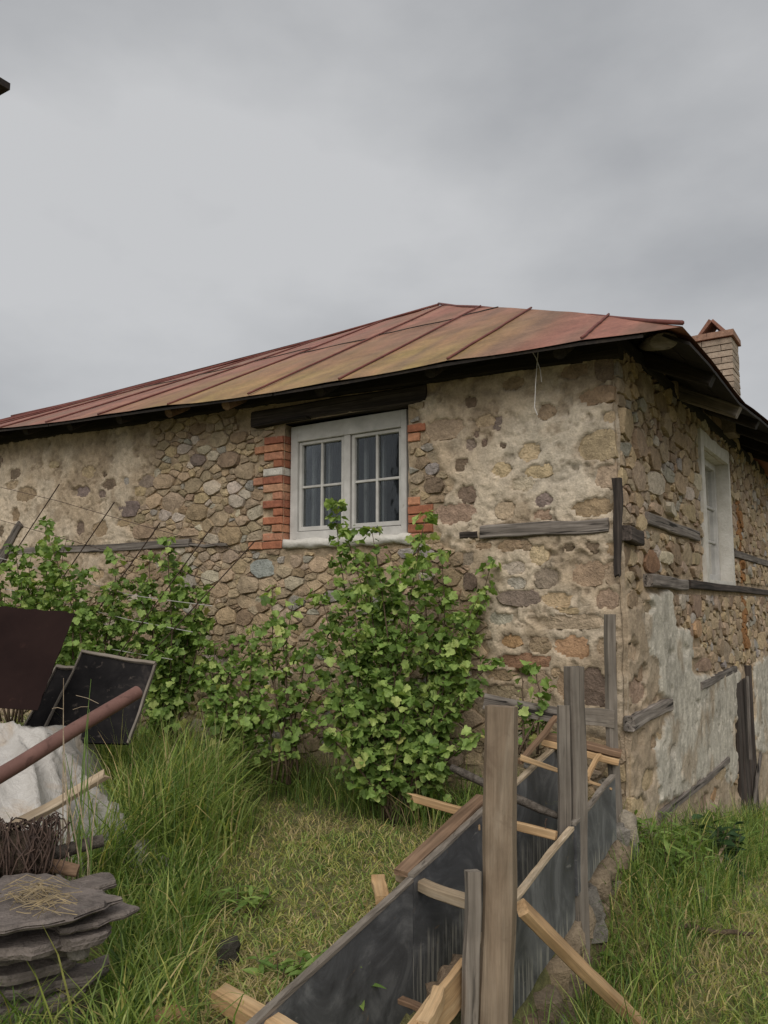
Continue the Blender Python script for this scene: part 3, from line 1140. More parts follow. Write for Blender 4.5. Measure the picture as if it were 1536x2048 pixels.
def f_col(U, Z, px, py, k, h):
    f = fbm(U, Z, 2.2, 4, 71)[..., None]
    g = fbm(U, Z, 9, 3, 75)[..., None]
    pl = T_TAN * (1 + 0.22 * g) + (T_PALE - T_TAN) * sstep(-0.25, 0.35, f)
    # pale bloom where the render is thickest
    d = ((px - 1130) / 150) ** 2 + ((py - 900) / 130) ** 2
    pl = pl + (np.array([0.56, 0.50, 0.41]) - pl) * (0.6 * np.exp(-d))[..., None]
    pl = pl + (np.array([0.31, 0.235, 0.16]) - pl) * (0.75 * sstep(0.08, 0.42, fbm(U, Z, 3.4, 5, 78, 0.6)))[..., None]
    mud = T_MUD * (1 + 0.35 * g)
    c = mud * (1 - k[..., None]) + pl * k[..., None]
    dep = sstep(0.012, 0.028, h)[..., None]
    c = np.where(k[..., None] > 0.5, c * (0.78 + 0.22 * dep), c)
    return np.clip(c, 0.02, 0.9)


us = np.concatenate([np.arange(-0.02, 8.6, 0.0165), np.arange(8.65, U_END, 0.15)])
zs = np.arange(-0.35, 3.66, 0.0165)
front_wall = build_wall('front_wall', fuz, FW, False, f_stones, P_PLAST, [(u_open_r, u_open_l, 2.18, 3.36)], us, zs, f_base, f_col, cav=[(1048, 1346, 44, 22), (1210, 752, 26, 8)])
place_stones(f_stones, FW, front_wall, 31, lambda x, y: 0.12 if (y > 1150 + 0.12 * max(0, 500 - x) and x < 600) or (640 < x < 980 and y > 1200) else 1.0)

# right wall
r_stones = make_wall_stones(ruz, RW, RH, [], P_LIME + P_RTAN, RECTS_R, (0.03, 9.5), (-1.9, 3.62), [(0.2, 50), (0.15, 260), (0.115, 900), (0.085, 3000), (0.06, 6000), (0.042, 5000)], 0.0, 23)


def r_base(U, Z, px, py, k):
    rub = 0.003 + 0.017 * fbm(U, Z, 7, 5, 103, 0.6) + 0.006 * fbm(U, Z, 40, 2, 106)
    pl = 0.034 + 0.012 * fbm(U, Z, 4, 4, 112) + 0.006 * fbm(U, Z, 26, 3, 115)
    pl = pl + 0.014 * np.maximum(inpoly(px, py, P_LIME[0]), inpoly(px, py, P_LIME[1]))
    low = inpoly(px, py, P_RTAN[1]) * 1.0
    pl = pl - low * 0.02 * sstep(0.0, 0.5, fbm(U, Z, 6, 4, 119))
    pl = pl - 0.02 * sstep(0.34, 0.44, fbm(U, Z, 6, 4, 164))
    return rub * (1 - k) + pl * k


def r_col(U, Z, px, py, k, h):
    f = fbm(U, Z, 2.2, 4, 171)[..., None]
    g = fbm(U, Z, 9, 3, 175)[..., None]
    wx = px + 10 * fbm(U, Z, 7, 3, 31)
    wy = py + 10 * fbm(U, Z, 7, 3, 41)
    lime = np.zeros(U.shape)
    for pl_ in P_LIME:
        lime = np.maximum(lime, inpoly(wx, wy, pl_))
    tan = T_TAN * 0.86 * (1 + 0.25 * g) + (T_PALE - T_TAN) * sstep(-0.1, 0.6, f) * 0.7
    streak = fbm(U * 9, Z * 1.3, 1.0, 4, 181)[..., None]
    li = T_LIME * (1 + 0.2 * g) * (1 - 0.22 * sstep(0.0, 0.5, streak)) + (T_TAN * 0.85 - T_LIME) * 0.7 * sstep(0.05, 0.42, fbm(U, Z, 3.0, 5, 172)[..., None])
    pl = tan + (li - tan) * lime[..., None]
    c = T_MUD * 1.1 * (1 + 0.35 * g) * (1 - k[..., None]) + pl * k[..., None]
    # rust running down from the eave
    r0 = (1 - sstep(0.02, 0.19, np.abs(U - 5.02 + 0.12 * fbm(U, Z, 2.5, 3, 191)))) * sstep(0.9, 1.3, Z) * sstep(3.1, 2.6, Z)
    c = c + (np.array([0.30, 0.14, 0.05]) - c) * (0.85 * r0 * (0.6 + 0.4 * fbm(U * 3, Z, 2, 3, 195)))[..., None]
    return np.clip(c, 0.02, 0.9)


us = np.concatenate([np.arange(-0.02, 6.6, 0.0165), np.arange(6.65, 9.0, 0.05)])
zs = np.arange(-1.95, 3.66, 0.0165)
right_wall = build_wall('right_wall', ruz, RW, True, r_stones, P_LIME + P_RTAN, [(uO0, uO1, ZO0, ZO1)], us, zs, r_base, r_col)
for i, (poly, c, ty, ip) in enumerate(r_stones):   # stones under the rust run take its colour
    cu = poly.mean(0)
    if abs(cu[0] - 5.02) < 0.16 and 1.0 < cu[1] < 2.9:
        r_stones[i] = (poly, np.array([0.30, 0.15, 0.06]), ty, ip)
place_stones(r_stones, RW, right_wall, 33, lambda x, y: 1.0)

# the two walls nobody sees and the ceiling keep the inside dark
back = MB()
back.add([RF(-0.0, 8.95, -2), RF(U_END, 8.95, -2), RF(U_END, 8.95, 3.66), RF(0, 8.95, 3.66)], [(0, 1, 2, 3)])
back.add([RF(U_END, 0, -1), RF(U_END, 8.95, -1), RF(U_END, 8.95, 3.66), RF(U_END, 0, 3.66)], [(0, 1, 2, 3)])
back.add([RF(U_END, 0, 3.66), RF(U_END, 7.4, 3.66), RF(U_END, 3.55, 5.58)], [(0, 1, 2)])
back.build('rear_wall', M['soil'], house)

# bricks of the window jambs
rb = random.Random(3)
BRC = [(0.44, 0.185, 0.10), (0.38, 0.15, 0.085), (0.47, 0.225, 0.13), (0.34, 0.13, 0.08), (0.42, 0.20, 0.125)]
for i, wd in enumerate(lrow):
    z0 = ZB0 + i * COURSE
    pieces = [wd] if wd < 0.3 else [wd - 0.25, 0.25][::-1]
    u = u_open_l
    for j, pw in enumerate(pieces):
        c = np.array(rb.choice(BRC)) * rb.uniform(0.85, 1.1)
        if i == 9:
            c = np.array((0.55, 0.51, 0.45))
        if i == 7:
            c = np.array((0.47, 0.26, 0.16))
        v, f = bevel_block(FW, u + 0.004, u + pw - 0.004, z0 + 0.006, z0 + COURSE - 0.004, -0.13, 0.036 + rb.uniform(-0.006, 0.01), 0.006, 0.0035, rb)
        o = wobj('brick', v, f, M['brick'], front_wall, tint=c)
        u += pw
for i, wd in rrow.items():
    z0 = ZB0 + i * COURSE
    c = np.array(rb.choice(BRC)) * rb.uniform(0.85, 1.1)
    v, f = bevel_block(FW, u_open_r - wd, u_open_r - 0.003, z0 + 0.006, z0 + COURSE - 0.004, -0.13, 0.030 + rb.uniform(-0.005, 0.008), 0.006, 0.0035, rb)
    wobj('brick', v, f, M['brick'], front_wall, tint=c)
# plastered rest of the reveals
rv = MB()
v, f = box_uv(FW, u_open_l + 0.02, u_open_l + 0.10, 2.13, 3.36, -0.20, -0.015)
rv.add(v, f, T_MUD)
v, f = box_uv(FW, u_open_r - 0.10, u_open_r - 0.012, 2.13, 3.36, -0.20, -0.015)
rv.add(v, f, T_MUD)
rv.build('window_reveal', M['mortar'], house, tint=True)


def bars(name, rects, h0, h1, mat, parent, Pf=FW, bv=0.004):
    b = MB()
    for (a, c, d, e) in rects:
        v, f = bevel_block(Pf, a, c, d, e, h0, h1, bv, 0.0008)
        b.add(v, f)
    return b.build(name, mat, parent)


win = bars('window', [(uWL - 0.085, uWL, Z_W0, Z_W1), (uWR, uWR + 0.06, Z_W0, Z_W1), (uWR + 0.06, uWL - 0.085, Z_W1 - 0.155, Z_W1), (uWR + 0.06, uWL - 0.085, Z_W0, Z_W0 + 0.075)], -0.19, -0.07, M['white_paint'], house)
um = (uWL - 0.085 + uWR + 0.06) / 2 + 0.005
zb, zt = Z_W0 + 0.082, Z_W1 - 0.158
bars('mullion', [(um - 0.034, um + 0.034, zb, zt)], -0.18, -0.078, M['white_paint'], win)
for (a, b_) in ((uWR + 0.064, um - 0.045), (um + 0.045, uWL - 0.089)):
    w_ = 0.032
    bars('sash', [(a, a + w_, zb, zt), (b_ - w_, b_, zb, zt), (a + w_, b_ - w_, zt - w_, zt), (a + w_, b_ - w_, zb, zb + w_ + 0.01)], -0.16, -0.095, M['white_paint'], win)
    mu, mz = (a + b_) / 2, zb + (zt - zb) * 0.49
    bars('glazing_bar', [(mu - 0.011, mu + 0.011, zb + w_, zt - w_)], -0.15, -0.103, M['white_paint'], win, bv=0.003)
    bars('glazing_bar', [(a + w_, mu - 0.012, mz - 0.011, mz + 0.011), (mu + 0.012, b_ - w_, mz - 0.011, mz + 0.011)], -0.15, -0.105, M['white_paint'], win, bv=0.003)
    for (p0, p1) in ((a + w_, mu - 0.011), (mu + 0.011, b_ - w_)):
        for (q0, q1) in ((zb + w_, mz - 0.011), (mz + 0.011, zt - w_)):
            v, f = box_uv(FW, p0, p1, q0, q1, -0.132, -0.128)
            wobj('pane', v, f, M['glass'], win)
    # second (inner) casement a hand behind the outer one, then the curtain
    bars('inner_sash', [(a, a + 0.03, zb, zt), (b_ - 0.03, b_, zb, zt), (mu + 0.045, mu + 0.065, zb, zt)], -0.33, -0.29, M['white_paint'], win, bv=0.003)
for (a, b_) in ((uWR, uWR + 0.42), (um - 0.17, um + 0.14), (um + 0.32, uWL + 0.02)):
    nn = 40
    vv, ff = [], []
    for k in range(nn + 1):
        u = a + (b_ - a) * k / nn
        d = -0.42 + 0.022 * math.sin(k * 1.15) + 0.012 * math.sin(k * 2.7 + 1)
        vv += [FW(u, zb - 0.1, d), FW(u, zt + 0.1, d)]
        if k:
            ff.append((2 * k - 2, 2 * k, 2 * k + 1, 2 * k - 1))
    wobj('curtain', vv, ff, M['curtain'], win, smooth=True)
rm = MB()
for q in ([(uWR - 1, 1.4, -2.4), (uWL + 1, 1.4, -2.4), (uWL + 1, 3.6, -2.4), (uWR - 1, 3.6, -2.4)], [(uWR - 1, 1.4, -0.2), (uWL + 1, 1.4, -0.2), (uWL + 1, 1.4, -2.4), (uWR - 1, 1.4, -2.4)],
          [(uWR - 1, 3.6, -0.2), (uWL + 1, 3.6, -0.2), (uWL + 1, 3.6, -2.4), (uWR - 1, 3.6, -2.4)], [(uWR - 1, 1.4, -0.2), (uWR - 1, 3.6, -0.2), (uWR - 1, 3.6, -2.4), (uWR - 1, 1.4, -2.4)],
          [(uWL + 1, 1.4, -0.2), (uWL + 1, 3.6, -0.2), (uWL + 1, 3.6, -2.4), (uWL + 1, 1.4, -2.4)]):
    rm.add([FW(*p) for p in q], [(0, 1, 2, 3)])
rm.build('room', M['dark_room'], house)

# rounded white plaster sill
vv, ff = [], []
NS, NP = 44, 9
ua, ub = u_open_r - 0.06, fuz(560, 1090, 0.05)[0]
for i in range(NS + 1):
    u = ua + (ub - ua) * i / NS
    en = sstep(0, 0.06, min(u - ua, ub - u))
    for k in range(NP):
        a = math.pi * (k / (NP - 1) - 0.5)
        zz = 2.178 + 0.046 * math.sin(a) + 0.02 * float(fbm(u * 7, k * 0.35, 1, 3, 4)) - 0.02 * (k < 3) * abs(float(fbm(u * 14, 3, 1, 2, 9)))
        hh = 0.0 + (0.066 * math.cos(a) + 0.018 * float(fbm(u * 9, k * 0.6, 1, 3, 14))) * (0.25 + 0.75 * en)
        if k == 0 or k == NP - 1:
            hh = -0.14 if k == NP - 1 else -0.03
        vv.append(FW(u, zz, hh))
for i in range(NS):
    for k in range(NP - 1):
        ff.append((i * NP + k, (i + 1) * NP + k, (i + 1) * NP + k + 1, i * NP + k + 1))
wobj('window_sill', vv, ff, M['white_plaster'], house, smooth=True)

# window of the right wall: plastered surround, deep reveal, narrow casement
vv, ff = [], []
K = 64


def ringpt(f, grow, wob):
    """walk round the opening rectangle"""
    a, b, c, d = uO0 - grow, uO1 + grow, ZO0 - grow * 0.6, ZO1 + grow * 1.2
    per = [(a, c), (b, c), (b, d), (a, d), (a, c)]
    x = f * 4
    i = min(int(x), 3)
    t = x - i
    return per[i][0] * (1 - t) + per[i + 1][0] * t + wob * float(fbm(f * 23, grow * 9, 1, 3, 5)), per[i][1] * (1 - t) + per[i + 1][1] * t + wob * float(fbm(f * 23, 4 + grow * 9, 1, 3, 6))


for k in range(K):
    f_ = k / K
    for (grow, hgt, wob) in ((0.14, -0.02, 0.03), (0.125, 0.045, 0.03), (0.06, 0.055, 0.01), (0.0, 0.05, 0.0), (0.0, -0.18, 0.0)):
        u, z = ringpt(f_, grow, wob)
        vv.append(RW(u, z, hgt))
for k in range(K):
    k2 = (k + 1) % K
    for j in range(4):
        ff.append((k * 5 + j, k2 * 5 + j, k2 * 5 + j + 1, k * 5 + j + 1))
wobj('window_surround', vv, ff, M['white_plaster'], house, smooth=True, sharp=50)
win2 = bars('window', [(uO0, uO0 + 0.07, ZO0, ZO1), (uO1 - 0.07, uO1, ZO0, ZO1), (uO0 + 0.07, uO1 - 0.07, ZO1 - 0.08, ZO1), (uO0 + 0.07, uO1 - 0.07, ZO0, ZO0 + 0.08), ((uO0 + uO1) / 2 - 0.045, (uO0 + uO1) / 2 + 0.045, ZO0 + 0.08, ZO1 - 0.08)], -0.18, -0.095, M['white_paint'], house, RW)
bars('glazing_bar', [(uO0 + 0.07, (uO0 + uO1) / 2 - 0.045, z - 0.015, z + 0.015) for z in (2.32, 2.72)] + [((uO0 + uO1) / 2 + 0.045, uO1 - 0.07, z - 0.015, z + 0.015) for z in (2.32, 2.72)], -0.16, -0.115, M['white_paint'], win2, RW)
for (p0, p1) in ((uO0 + 0.07, (uO0 + uO1) / 2 - 0.045), ((uO0 + uO1) / 2 + 0.045, uO1 - 0.07)):
    for (q0, q1) in ((ZO0 + 0.08, 2.305), (2.335, 2.705), (2.735, ZO1 - 0.08)):
        v, f = box_uv(RW, p0, p1, q0, q1, -0.142, -0.137)
        wobj('pane', v, f, M['glass'], win2)
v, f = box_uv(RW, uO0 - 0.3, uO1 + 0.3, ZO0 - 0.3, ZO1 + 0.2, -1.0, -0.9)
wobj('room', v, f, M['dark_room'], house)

# tie timbers laid in the masonry
fd = tuple(-R)
rd = tuple(-L)
plank('tie_beam', FW(1.10, 2.185, 0.02), FW(0.07, 2.20, 0.025), 0.105, 0.07, M['timber'], up=fd, parent=house, seg=16, warp=0.008, end0=0.03)
plank('tie_beam', FW(8.5, 2.27, 0.012), FW(4.5, 2.245, 0.015), 0.085, 0.06, M['timber'], up=fd, parent=house, seg=20, warp=0.006)
plank('tie_beam', FW(4.6, 2.235, 0.02), FW(3.95, 2.20, 0.02), 0.03, 0.06, M['timber'], up=fd, parent=house, seg=6, warp=0.01)
plank('tie_beam', FW(1.3, 2.175, 0.018), FW(1.14, 2.18, 0.02), 0.05, 0.05, M['timber_dark'], up=fd, parent=house, seg=4)
plank('corner_stake', FW(0.0, 1.84, 0.075), FW(-0.01, 2.53, 0.07), 0.065, 0.05, M['timber_dark'], up=fd, parent=house, seg=12, warp=0.006, end0=0.05, taper=(0.7, 1.0))
plank('tie_beam', RW(-0.03, 2.13, 0.05), RW(0.36, 2.115, 0.03), 0.11, 0.09, M['timber_dark'], up=rd, parent=house, seg=6, end1=0.03)
plank('tie_beam', RW(0.62, 2.30, 0.015), RW(2.52, 2.28, 0.008), 0.10, 0.07, M['timber'], up=rd, parent=house, seg=10, warp=0.006, end1=0.03)
plank('tie_beam', RW(4.5, 2.21, 0.012), RW(9.0, 2.2, 0.012), 0.09, 0.06, M['timber'], up=rd, parent=house, seg=14)
plank('tie_beam', RW(0.55, 1.80, 0.03), RW(1.9, 1.79, 0.012), 0.10, 0.09, M['timber'], up=rd, parent=house, seg=8, warp=0.006)
plank('tie_beam', RW(1.92, 1.79, 0.02), RW(9.0, 1.76, 0.012), 0.08, 0.08, M['timber_dark'], up=rd, parent=house, seg=20, warp=0.006)
plank('tie_beam', RW(-0.03, 0.79, 0.03), RW(1.1, 0.80, 0.015), 0.10, 0.08, M['timber'], up=rd, parent=house, seg=10, warp=0.006, end0=0.02)
plank('tie_beam', RW(2.2, 0.845, 0.03), RW(4.2, 0.85, 0.015), 0.07, 0.07, M['timber'], up=rd, parent=house, seg=10, warp=0.006)
plank('tie_beam', RW(0.62, 0.0, 0.035), RW(3.4, -0.03, 0.035), 0.06, 0.05, M['timber'], up=rd, parent=house, seg=12, warp=0.006)
plank('tie_beam', FW(8.05, 2.16, 0.05), FW(7.62, 2.62, 0.04), 0.16, 0.05, M['timber'], up=fd, parent=house, seg=8, warp=0.01, taper=(1, 0.7))
# dark boarded doorway far down the right wall
for k, (u0, u1, lean) in enumerate(((4.10, 4.28, 0.0), (4.30, 4.50, 0.05), (4.56, 4.72, 0.0), (4.76, 4.95, 0.0))):
    plank('door_board', RW((u0 + u1) / 2 + lean, -1.3, 0.02 + 0.03 * (k % 2)), RW((u0 + u1) / 2, 0.70, 0.03), u1 - u0, 0.035, M['timber_dark'], up=rd, parent=house, seg=6)
plank('door_post', RW(5.02, -1.4, 0.03), RW(5.0, 0.84, 0.03), 0.10, 0.09, M['timber_dark'], up=rd, parent=house, seg=6)
plank('door_brace', RW(4.55, 0.75, 0.09), RW(4.48, -0.2, 0.10), 0.06, 0.03, M['timber'], up=rd, parent=house, seg=6)
plank('door_brace', RW(4.6, -0.75, 0.09), RW(5.2, -0.25, 0.10), 0.07, 0.03, M['timber'], up=rd, parent=house, seg=6)

# wall plates, lintel, rafters and boards under the eaves
OV = 0.45
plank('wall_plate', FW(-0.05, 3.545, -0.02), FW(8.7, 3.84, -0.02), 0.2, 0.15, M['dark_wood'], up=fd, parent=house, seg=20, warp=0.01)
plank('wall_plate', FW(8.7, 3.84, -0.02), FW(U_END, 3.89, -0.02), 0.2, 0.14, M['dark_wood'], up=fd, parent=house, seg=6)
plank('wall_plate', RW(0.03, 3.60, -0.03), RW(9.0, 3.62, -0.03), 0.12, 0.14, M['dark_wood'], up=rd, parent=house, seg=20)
plank('lintel', FW(1.62, 3.43, -0.042), FW(3.66, 3.46, -0.042), 0.16, 0.15, M['timber_dark'], up=fd, parent=house, seg=14, warp=0.006)
plank('lintel_shelf', FW(2.9, 3.372, 0.05), FW(3.6, 3.372, 0.05), 0.09, 0.022, M['dark_wood'], parent=house, seg=6)
EU = np.array([-0.59, 0.09, 1.17, 2.24, 3.31, 4.43, 5.57, 6.55, 7.51, 8.6, 9.7, 10.8, 11.9, 13.0, 14.2])
EZ = np.array([3.44, 3.48, 3.52, 3.53, 3.56, 3.62, 3.67, 3.71, 3.77, 3.79, 3.8, 3.8, 3.8, 3.8, 3.8])
RU = np.array([3.51, 6.16, 8.71, 12.09, 14.6])
RZ = np.array([5.79, 5.69, 5.64, 5.60, 5.62])
ze = lambda u: float(np.interp(u, EU, EZ))
zr = lambda u: float(np.interp(u, RU, RZ))


def roofF(u, v, dz=0.0):
    """front slope: v = 0 eave, 1 ridge"""
    return RF(u, -OV + 4.0 * v, ze(u) + (zr(u) - ze(u)) * v + dz)


def vmax(u):
    return min(1.0, (u + 0.59) / 4.10)


roof = thing('roof', tuple(RF(3.5, 3.5, 3.6)), None, None)
roof.parent = house
roof.location = WLOC[roof.name] - WLOC[house.name]
ROOF_RED = np.array([0.30, 0.13, 0.095])
ROOF_DULL = np.array([0.26, 0.15, 0.095])
LICH = np.array([0.30, 0.215, 0.075])
SE = [-0.575] + list(EU[1:])
for k in range(len(SE) - 1):
    u0, u1 = SE[k], SE[k + 1]
    nu, nv = 11, 24
    vv, ff, cc = [], [], []
    for i in range(nu + 1):
        u = u0 + (u1 - u0) * i / nu
        vm = max(vmax(u), 0.006)
        for j in range(nv + 1):
            v = vm * j / nv
            bk = 0.012 * float(fbm(u * 1.3, v * 3, 1, 3, 3)) + 0.012 * math.sin(math.pi * i / nu) * float(fbm(k * 7.7, v * 4, 1, 2, 8))
            if j == 0:
                bk -= 0.012 * math.sin(math.pi * i / nu) * (0.4 + 0.6 * ((k * 37) % 5) / 5)
            p = roofF(u, v, bk)
            vv.append(p)
            li = sstep(0.62, 0.05, v + 0.2 * float(fbm(u, v * 4, 2.2, 4, 17))) * sstep(0.3, 1.5, u) * sstep(6.8, 3.8, u)
            li = 0.95 * li * (0.65 + 0.5 * float(fbm(u * 3, v * 9, 1.0, 3, 27)))
            dull = sstep(-0.3, 0.5, float(fbm(u * 0.8, v * 2.2, 1.5, 3, 29))) * sstep(0.0, 1.4, u) * (1 - 0.4 * v)
            c = ROOF_RED * (1 - dull) + ROOF_DULL * dull
            c = c * (1 - max(0, min(1, li))) + LICH * max(0, min(1, li))
            st_ = float(fbm(u * 11, v * 1.6, 1, 4, 37))
            c = c * (1 + 0.28 * st_)
            c = c + (np.array([0.20, 0.13, 0.09]) - c) * 0.5 * float(sstep(0.1, 0.5, fbm(u * 4, v * 3, 1, 4, 47)))
            cc.append(c)
    for i in range(nu):
        for j in range(nv):
            a = i * (nv + 1) + j
            ff.append((a, a + 1, a + nv + 2, a + nv + 1))
    wobj('roof_sheet', vv, ff, M['roof'], roof, tint=np.array(cc), smooth=True)
    # standing seam on the right edge of the sheet, folded joint across it
    if k:
        us_ = u0
        vm = vmax(us_)
        pts = [roofF(us_ + 0.01 * float(fbm(j * 0.7, k * 3.1, 1, 2, 6)), vm * j / 14, 0.016) for j in range(15)]
        v, f = tube_geo(pts, 0.0105, 6)
        wobj('roof_seam', v, f, M['seam'], roof, smooth=True)
    vj = 0.56 + 0.05 * ((k * 3) % 4 - 1.5) / 1.5
    if k > 1:
        pts = [roofF(u0 + (u1 - u0) * q / 5, min(vj, vmax(u0 + (u1 - u0) * q / 5)) + 0.006 * math.sin(q * 2.0 + k), 0.013) for q in range(6) if vmax(u0 + (u1 - u0) * q / 5) > vj]
        if len(pts) > 2:
            v, f = tube_geo(pts, 0.007, 5)
            wobj('cross_joint', v, f, M['timber_dark'], roof)
hp = [RF(-0.59 + 4.1 * j / 14, -OV + 4.0 * j / 14, 3.44 + 2.35 * j / 14 + 0.022 + 0.012 * float(fbm(j * 0.8, 2, 1, 2, 3))) for j in range(15)]
v, f = tube_geo(hp, 0.017, 7)
wobj('hip_cap', v, f, M['seam'], roof, smooth=True)
rp_ = [roofF(u, 1.0, 0.02) for u in np.linspace(3.51, U_END, 14)]
v, f = tube_geo(rp_, 0.017, 7)
wobj('ridge_cap', v, f, M['seam'], roof, smooth=True)
# hip end and rear slope
REr = np.array([-0.45, 0.41, 1.96, 2.26, 3.56, 7.55, 9.4])
REz = np.array([3.44, 3.47, 3.45, 3.49, 3.60, 3.62, 3.62])
vv, ff = [], []
ap = RF(3.51, 3.55, 5.79)
ee = [RF(-0.59, r, float(np.interp(r, REr, REz))) for r in np.linspace(-0.45, 7.55, 17)]
for i in range(17):
    for j in range(9):
        vv.append(ee[i] + (ap - ee[i]) * (j / 8) * 0.999)
for i in range(16):
    for j in range(8):
        a = i * 9 + j
        ff.append((a, a + 9, a + 10, a + 1))
wobj('hip_sheet', vv, ff, M['roof'], roof, tint=ROOF_RED, smooth=True)
wobj('rear_sheet', [RF(-0.59, 7.55, 3.6), RF(U_END, 7.55, 3.7), RF(U_END, 3.55, 5.6), RF(3.51, 3.55, 5.785), RF(-0.59, 9.4, 3.45), RF(U_END, 9.4, 3.45)], [(0, 3, 2, 1), (4, 0, 1, 5)], M['roof'], roof, tint=ROOF_RED)
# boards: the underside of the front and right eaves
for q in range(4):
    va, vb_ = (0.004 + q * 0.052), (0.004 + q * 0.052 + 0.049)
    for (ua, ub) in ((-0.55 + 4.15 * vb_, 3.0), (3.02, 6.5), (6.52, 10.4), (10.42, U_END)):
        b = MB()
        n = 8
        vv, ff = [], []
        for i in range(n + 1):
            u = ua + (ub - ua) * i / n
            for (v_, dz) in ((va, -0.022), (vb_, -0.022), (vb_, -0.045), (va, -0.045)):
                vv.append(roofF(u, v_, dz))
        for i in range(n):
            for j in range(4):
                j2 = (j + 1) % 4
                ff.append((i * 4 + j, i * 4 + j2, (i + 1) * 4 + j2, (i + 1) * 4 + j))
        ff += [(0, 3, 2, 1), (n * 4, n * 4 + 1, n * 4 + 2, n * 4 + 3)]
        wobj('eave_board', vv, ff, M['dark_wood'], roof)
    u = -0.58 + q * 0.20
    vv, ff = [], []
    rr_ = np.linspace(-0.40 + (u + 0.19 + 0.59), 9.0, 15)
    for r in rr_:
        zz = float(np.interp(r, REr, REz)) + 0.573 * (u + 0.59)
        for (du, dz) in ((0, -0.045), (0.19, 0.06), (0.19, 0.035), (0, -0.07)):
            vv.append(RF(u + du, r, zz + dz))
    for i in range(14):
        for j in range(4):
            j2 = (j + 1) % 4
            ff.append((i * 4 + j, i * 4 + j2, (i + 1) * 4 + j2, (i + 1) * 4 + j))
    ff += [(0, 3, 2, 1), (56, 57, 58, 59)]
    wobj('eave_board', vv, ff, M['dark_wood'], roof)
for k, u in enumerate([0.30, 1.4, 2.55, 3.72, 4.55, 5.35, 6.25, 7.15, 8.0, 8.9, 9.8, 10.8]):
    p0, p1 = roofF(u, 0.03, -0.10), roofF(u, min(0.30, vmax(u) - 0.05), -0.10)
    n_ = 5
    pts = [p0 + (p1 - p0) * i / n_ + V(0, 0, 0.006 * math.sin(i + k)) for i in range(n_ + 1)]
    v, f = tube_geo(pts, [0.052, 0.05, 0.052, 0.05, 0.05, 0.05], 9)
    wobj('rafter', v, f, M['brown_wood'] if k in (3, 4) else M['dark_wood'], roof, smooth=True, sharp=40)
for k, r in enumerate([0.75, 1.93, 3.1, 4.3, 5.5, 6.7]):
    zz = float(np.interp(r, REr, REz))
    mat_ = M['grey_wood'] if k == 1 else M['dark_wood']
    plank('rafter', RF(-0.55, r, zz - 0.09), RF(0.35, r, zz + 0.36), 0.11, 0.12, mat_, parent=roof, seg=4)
e0 = atY(1328, 682, 5.22)
dirh = ray(1328, 682) * V(1, 1, 0)
dirh = dirh / np.linalg.norm(dirh) * 0.93 + UP * 0.30 + L * 0.12
pts = [e0 + dirh * q for q in (0, 0.03, 0.4, 0.9)]
v, f = tube_geo(pts, [0.092, 0.10, 0.10, 0.10], 14, squash=0.62)
wobj('hip_log', v, f, M['grey_wood'], roof, smooth=True, sharp=40)

# chimney behind the hip
chz0 = 3.92
cc0 = atY(1455, 1200, 9.2) * V(1, 1, 0)
chim = thing('chimney', tuple(cc0 + UP * chz0), None, None)
chim.parent = house
chim.location = WLOC[chim.name] - WLOC[house.name]
CH = lambda a, b, z: cc0 + R * a - L * b + UP * z
HWc = 0.23
rc = random.Random(9)


def chbrick(a0, a1, b0, b1, z0, z1, col, nm='brick'):
    j = 0.004
    v = [CH(a + rc.uniform(-j, j), b + rc.uniform(-j, j), z) for z in (z0, z1) for (a, b) in ((a0, b0), (a1, b0), (a1, b1), (a0, b1))]
    f = [(0, 3, 2, 1), (4, 5, 6, 7), (0, 1, 5, 4), (1, 2, 6, 5), (2, 3, 7, 6), (3, 0, 4, 7)]
    return wobj(nm, v, f, M['brick'], chim, tint=np.array(col))


for i in range(11):
    z0 = chz0 + i * 0.078
    z1 = z0 + 0.066
    g = 0.006
    w_, s_ = HWc, 0.12
    quads = [(-w_, w_ - s_ - g, -w_, -w_ + s_), (w_ - s_, w_, -w_, w_ - s_ - g), (-w_ + s_ + g, w_, w_ - s_, w_), (-w_, -w_ + s_, -w_ + s_ + g, w_)]
    if i % 2:
        quads = [(-b1, -b0, a0, a1) for (a0, a1, b0, b1) in quads]
        quads = [(-w_ + s_ + g, w_, -w_, -w_ + s_), (w_ - s_, w_, -w_ + s_ + g, w_), (-w_, w_ - s_ - g, w_ - s_, w_), (-w_, -w_ + s_, -w_, w_ - s_ - g)]
    for q in quads:
        sh = rc.uniform(0.75, 1.1)
        chbrick(*q, z0, z1, (0.36 * sh, 0.295 * sh, 0.225 * sh))
v = [CH(a, b, z) for z in (chz0 - 0.3, chz0 + 11 * 0.078) for (a, b) in ((-0.2, -0.2), (0.2, -0.2), (0.2, 0.2), (-0.2, 0.2))]
wobj('mortar_core', v, [(0, 3, 2, 1), (4, 5, 6, 7), (0, 1, 5, 4), (1, 2, 6, 5), (2, 3, 7, 6), (3, 0, 4, 7)], M['mortar'], chim, tint=np.array([0.24, 0.19, 0.15]))
zt_ = chz0 + 11 * 0.078
for q in ((-0.26, 0.0, -0.26, -0.04), (0.005, 0.26, -0.26, -0.04), (-0.26, 0.0, -0.035, 0.26), (0.005, 0.26, -0.035, 0.26)):
    chbrick(*q, zt_ + 0.003, zt_ + 0.075, (0.28, 0.17, 0.12))
